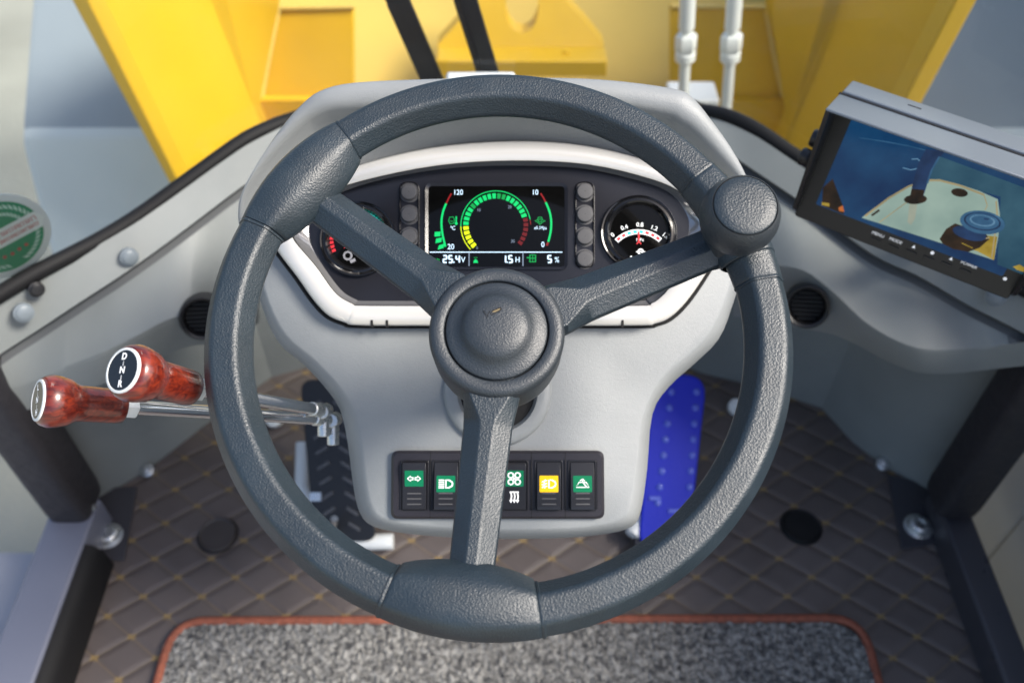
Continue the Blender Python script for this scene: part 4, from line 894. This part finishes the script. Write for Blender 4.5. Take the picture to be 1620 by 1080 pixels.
for i in range(9):
    y_ = 640 + i * 24
    for xx, dx in ((500 + i * 3, 1), (537 + i * 3, -1)):
        s_ = pl.sub(xx, y_, 0, dx * R(32)); b.prism(s_, rrect(-.010, .010, -.0028, .0028, .002, 3), 0, .0035, 'rib_gloss')
b.build('tread_rib', pp, bevel=.0006)
b = MB(); b.tube([zpt(480, 700, .06), zpt(478, 770, .03), zpt(510, 840, .02), zpt(560, 858, .02), zpt(622, 856, .02)], .0115, 'white_plastic', 14); b.tube([zpt(529, 820, .10), zpt(522, 850, .06)], .005, 'zinc', 10); b.box(pl.sub(500, 785, 0), -.008, .008, -.006, .006, 0, .006, 'zinc'); b.build('return_rod', o)

# ================================================================== CAMERA MONITOR
mo = CAM + ray(1450, 300) * .80
tocam = (CAM - mo).normalized()
a_ = (vx * .94 - vu * .345).normalized(); a_ = (a_ - a_.dot(tocam) * tocam).normalized()
up_ = tocam.cross(a_)
mn_ = (tocam * math.cos(R(20)) - up_ * math.sin(R(20)))
MP = Pl(mo, a_, mn_)
mt = thing('camera_monitor', MP.P(.06, -.09, -.02), 'black reversing camera monitor with pale sunshade hood showing the machine rear', 'monitor')
aL = MP.ab(1252, 350)[0]; bB = MP.ab(1252, 350)[1]; b2 = MP.ab(1620, 473)[1]
bB = (bB + b2) / 2; aR = aL + .205; HD = .055
tp_ = MP.ab(1352, 192, HD); t2_ = MP.ab(1620, 288, HD); bT = (tp_[1] + t2_[1]) / 2
b = MB(); b.prism(MP, rrect(aL, aR, bB, bT + .002, .004, 4), -.026, 0, 'monitor_case'); b.build('case', mt, bevel=.001)
sL = MP.ab(1291, 322)[0]; sB = MP.ab(1291, 328)[1]; sB2 = MP.ab(1620, 444)[1]; sBm = (sB + sB2) / 2; sR = aR - .014; sT = bT - .008
M['scr_sky'] = screen_mat('screen_deep_blue', (.003, .035, .13), (.012, .085, .22), .30); M['scr_sky2'] = screen_mat('screen_slate_blue', (.012, .07, .13), (.05, .15, .22), .34)
M['scr_hood'] = screen_mat('screen_pale_green', (.26, .38, .34), (.42, .56, .48), .40, 18); M['scr_hood2'] = screen_mat('screen_ivory_line', (.30, .25, .14), (.52, .42, .22), .42); M['scr_dark'] = screen_mat('screen_dark', (.010, .006, .005), (.06, .03, .015), .3, 60)
M['scr_pipe'] = screen_mat('screen_pipe_blue', (.004, .015, .05), (.014, .045, .13), .5, 50); M['scr_cap'] = screen_mat('screen_cap_blue', (.015, .07, .16), (.05, .15, .28), .42, 60); M['scr_cap2'] = screen_mat('screen_cap_light', (.08, .2, .34), (.14, .28, .42), .45, 60); M['scr_yel'] = screen_mat('screen_yellow', (.26, .17, .01), (.5, .36, .06), .42, 60); M['scr_or'] = screen_mat('screen_orange', (.4, .09, .02), (.5, .14, .03), .5)
M['scr_shade'] = screen_mat('screen_pipe_glow', (.30, .36, .30), (.44, .46, .36), .40, 40)
b = MB(); SP_ = lambda pts, h: [MP.P(*MP.ab(x, y, h), h) for x, y in pts]
zm = lambda x, y: (1240 + x * .35185, 100 + y * .35185)
def clipflat(zpts, h, m): b.add(SP_([zm(*q_) for q_ in zpts], h), [tuple(range(len(zpts)))], m)
b.add([MP.P(x, y, .0008) for x, y in rrect(sL, sR, sBm, sT, .002, 3)], [tuple(range(16))], 'scr_sky')
h1 = .0012
clipflat([(650, 400), (1300, 640), (1200, 1000), (960, 905), (975, 600), (660, 520)], h1, 'scr_sky2')
clipflat([(175, 560), (220, 520), (265, 640), (270, 680), (172, 640)], h1, 'scr_dark'); clipflat([(245, 650), (265, 640), (272, 668), (250, 665)], h1 + .0003, 'scr_or'); clipflat([(170, 625), (205, 630), (205, 645), (170, 638)], h1 + .0003, 'scr_yel')
hoodp = [(350, 695), (400, 655), (470, 605), (560, 550), (640, 522), (700, 522), (790, 545), (880, 575), (962, 612), (972, 680), (965, 780), (945, 885), (800, 838)]
clipflat(hoodp, h1 + .0004, 'scr_hood')
def sline(zpts, w_, m, h): b.line(MP, [MP.ab(*zm(*q_), h) for q_ in zpts], w_ * .8 / FPX * .35, h, m)
sline([(365, 688), (470, 608), (560, 555), (640, 527), (700, 527), (790, 550), (900, 592)], 9, 'scr_hood2', h1 + .0007); sline([(900, 592), (915, 640), (905, 660)], 4, 'scr_hood2', h1 + .0007); sline([(430, 715), (560, 620)], 4, 'scr_hood2', h1 + .0007); sline([(955, 620), (960, 690), (935, 875)], 6, 'scr_hood2', h1 + .0007); sline([(395, 685), (430, 660)], 10, 'scr_dark', h1 + .0008)
clipflat([(715, 800), (870, 845), (945, 885), (960, 780), (905, 775), (800, 810)], h1 + .0006, 'scr_yel')
clipflat([(700, 790), (730, 745), (770, 720), (910, 770), (925, 790), (880, 830), (830, 848), (760, 835), (715, 812)], h1 + .0009, 'scr_dark')
ell = lambda cx, cy, rx, ry, t=0, n_=28: [(cx + rx * math.cos(i * 2 * math.pi / n_) * math.cos(t) - ry * math.sin(i * 2 * math.pi / n_) * math.sin(t), cy + rx * math.cos(i * 2 * math.pi / n_) * math.sin(t) + ry * math.sin(i * 2 * math.pi / n_) * math.cos(t)) for i in range(n_)]
clipflat(ell(835, 765, 78, 30, .25), h1 + .0011, 'scr_pipe'); clipflat(ell(893, 716, 102, 52, .15), h1 + .0013, 'scr_cap'); clipflat(ell(893, 712, 84, 40, .15), h1 + .0015, 'scr_pipe'); clipflat(ell(893, 711, 76, 35, .15), h1 + .0016, 'scr_cap'); clipflat(ell(893, 708, 58, 25, .15), h1 + .0017, 'scr_cap2'); clipflat(ell(893, 707, 50, 21, .15), h1 + .0018, 'scr_cap')
clipflat(ell(790, 582, 38, 19, .15), h1 + .0008, 'scr_dark'); clipflat(ell(592, 612, 52, 22, -.05), h1 + .0008, 'scr_dark')
clipflat([(565, 610), (580, 540), (605, 450), (640, 385), (725, 395), (690, 440), (660, 490), (640, 560), (622, 615)], h1 + .0011, 'scr_pipe'); clipflat([(565, 610), (575, 565), (632, 570), (622, 618), (590, 628)], h1 + .0013, 'scr_dark')
clipflat([(565, 630), (600, 634), (590, 700), (572, 728), (556, 715)], h1 + .0006, 'scr_shade'); sline([(535, 470), (570, 480), (600, 474)], 5, 'scr_cap2', h1 + .0009); sline([(575, 432), (600, 430), (612, 440)], 5, 'scr_cap2', h1 + .0009); sline([(340, 335), (450, 352), (560, 372), (640, 392)], 5, 'scr_cap', h1 + .0009); sline([(800, 808), (850, 832)], 4, 'scr_yel', h1 + .0012); sline([(815, 765), (880, 790), (925, 785)], 7, 'scr_hood2', h1 + .0010); sline([(900, 700), (922, 702)], 7, 'scr_pipe', h1 + .0019); sline([(645, 540), (665, 480), (700, 420)], 8, 'scr_cap', h1 + .0013)
clipflat([(1030, 915), (1060, 905), (1085, 920), (1085, 940), (1050, 930)], h1 + .0004, 'scr_yel')
b.build('screen', mt, recalc=False)
# buttons and their words on the lower bezel
def mtext(s_, x, y, size): b = MB(); q_ = MP.sub(x, y, .0006); b.text(q_, s_, 0, 0, size, 0, 'white_ink', 0, .0); b.build('lettering', mt, recalc=False)
mtext('MENU', 1389, 371, .0042); mtext('MODE', 1417, 381, .0042); mtext('POWER', 1533, 419, .0042)
def tri(x, y, dn): b = MB(); q_ = MP.sub(x, y, .0006); s_ = .0016; b.flat(q_, [(-s_, -s_ * (1 if not dn else -1)), (s_, -s_ * (1 if not dn else -1)), (0, s_ * (1 if not dn else -1))], 0, 'white_ink'); b.build('key_mark', mt, recalc=False)
tri(1446, 390, False); tri(1505, 409, False); 
for x, y in ((1475, 400), (1590, 441)): b = MB(); b.flat(MP.sub(x, y, .0006), circ(0, 0, .0017, 12), 0, 'white_ink'); b.build('key_mark', mt, recalc=False)
for x, y in ((1385, 380), (1413, 391), (1441, 399), (1469, 409), (1497, 418), (1527, 429)):
    q_ = MP.sub(x, y, 0); b = MB(); b.prism(q_, rrect(-.005, .005, -.0016, .0016, .001, 3), -.001, .0010, 'monitor_case'); b.build('button', mt, bevel=.0004)
# sunshade hood: top plate, tapering cheeks
b = MB(); th = .0025
b.prism(MP, rrect(aL - .003, aR + .003, bT + .0005, bT + .0005 + th, .001, 2), .004, HD, 'hood_plastic'); hd = b.build('sunshade_hood', mt, bevel=.0008)
b = MB(); b.box(MP, aL - .0035, aR + .0035, bT - .002, bT + .0035, .0005, .0038, 'gap'); b.build('hood_gap', hd)
b = MB(); b.prism(MP, rrect(aL - .002, aR + .002, bT - .006, bT + .0055, .003, 4), -.040, .0, 'hood_plastic'); qq = MP.sub(1462, 155, 0); b.build('case_top', mt, bevel=.0012)
b = MB(); ss = MP.P(MP.ab(1455, 152, -.02)[0], bT + .0057, -.022); b.box(Pl(ss, MP.a, MP.b), -.006, .006, -.0008, .0008, -.001, .0002, 'gap'); b.build('case_slot', mt)
for sg, aa in ((-1, aL - .0028), (1, aR - .0012)):
    b = MB(); prof = [(bB + .004, -.003), (bB + .012, .012), (bT + .001, HD), (bT + .001, -.003)]
    b.loft([[MP.P(aa, y_, h_) for y_, h_ in prof], [MP.P(aa + .004, y_, h_) for y_, h_ in prof]], 'monitor_case'); b.build('hood_cheek', hd, bevel=.0005)
# bracket arm and thumb screws
b = MB()
for x, y in ((1284, 217), (1266, 246)):
    p_ = dpt(x, y, .85); kp = Pl(p_, vu, -MP.a); b.lathe(kp, [(.0075, -.012), (.0088, -.010), (.0088, -.002), (.0075, 0), (.004, .0005), (.0003, .0005)], 'monitor_case', 14, True); b.tube([p_, p_ + MP.a * .03], .004, 'zinc', 10)
b.build('thumb_screw', mt)
b = MB(); pa = MP.P(.03, -.03, -.024); b.tube([pa, WR.px(1490, 372, .0)], .012, 'black', 12); b.build('bracket_arm', mt)
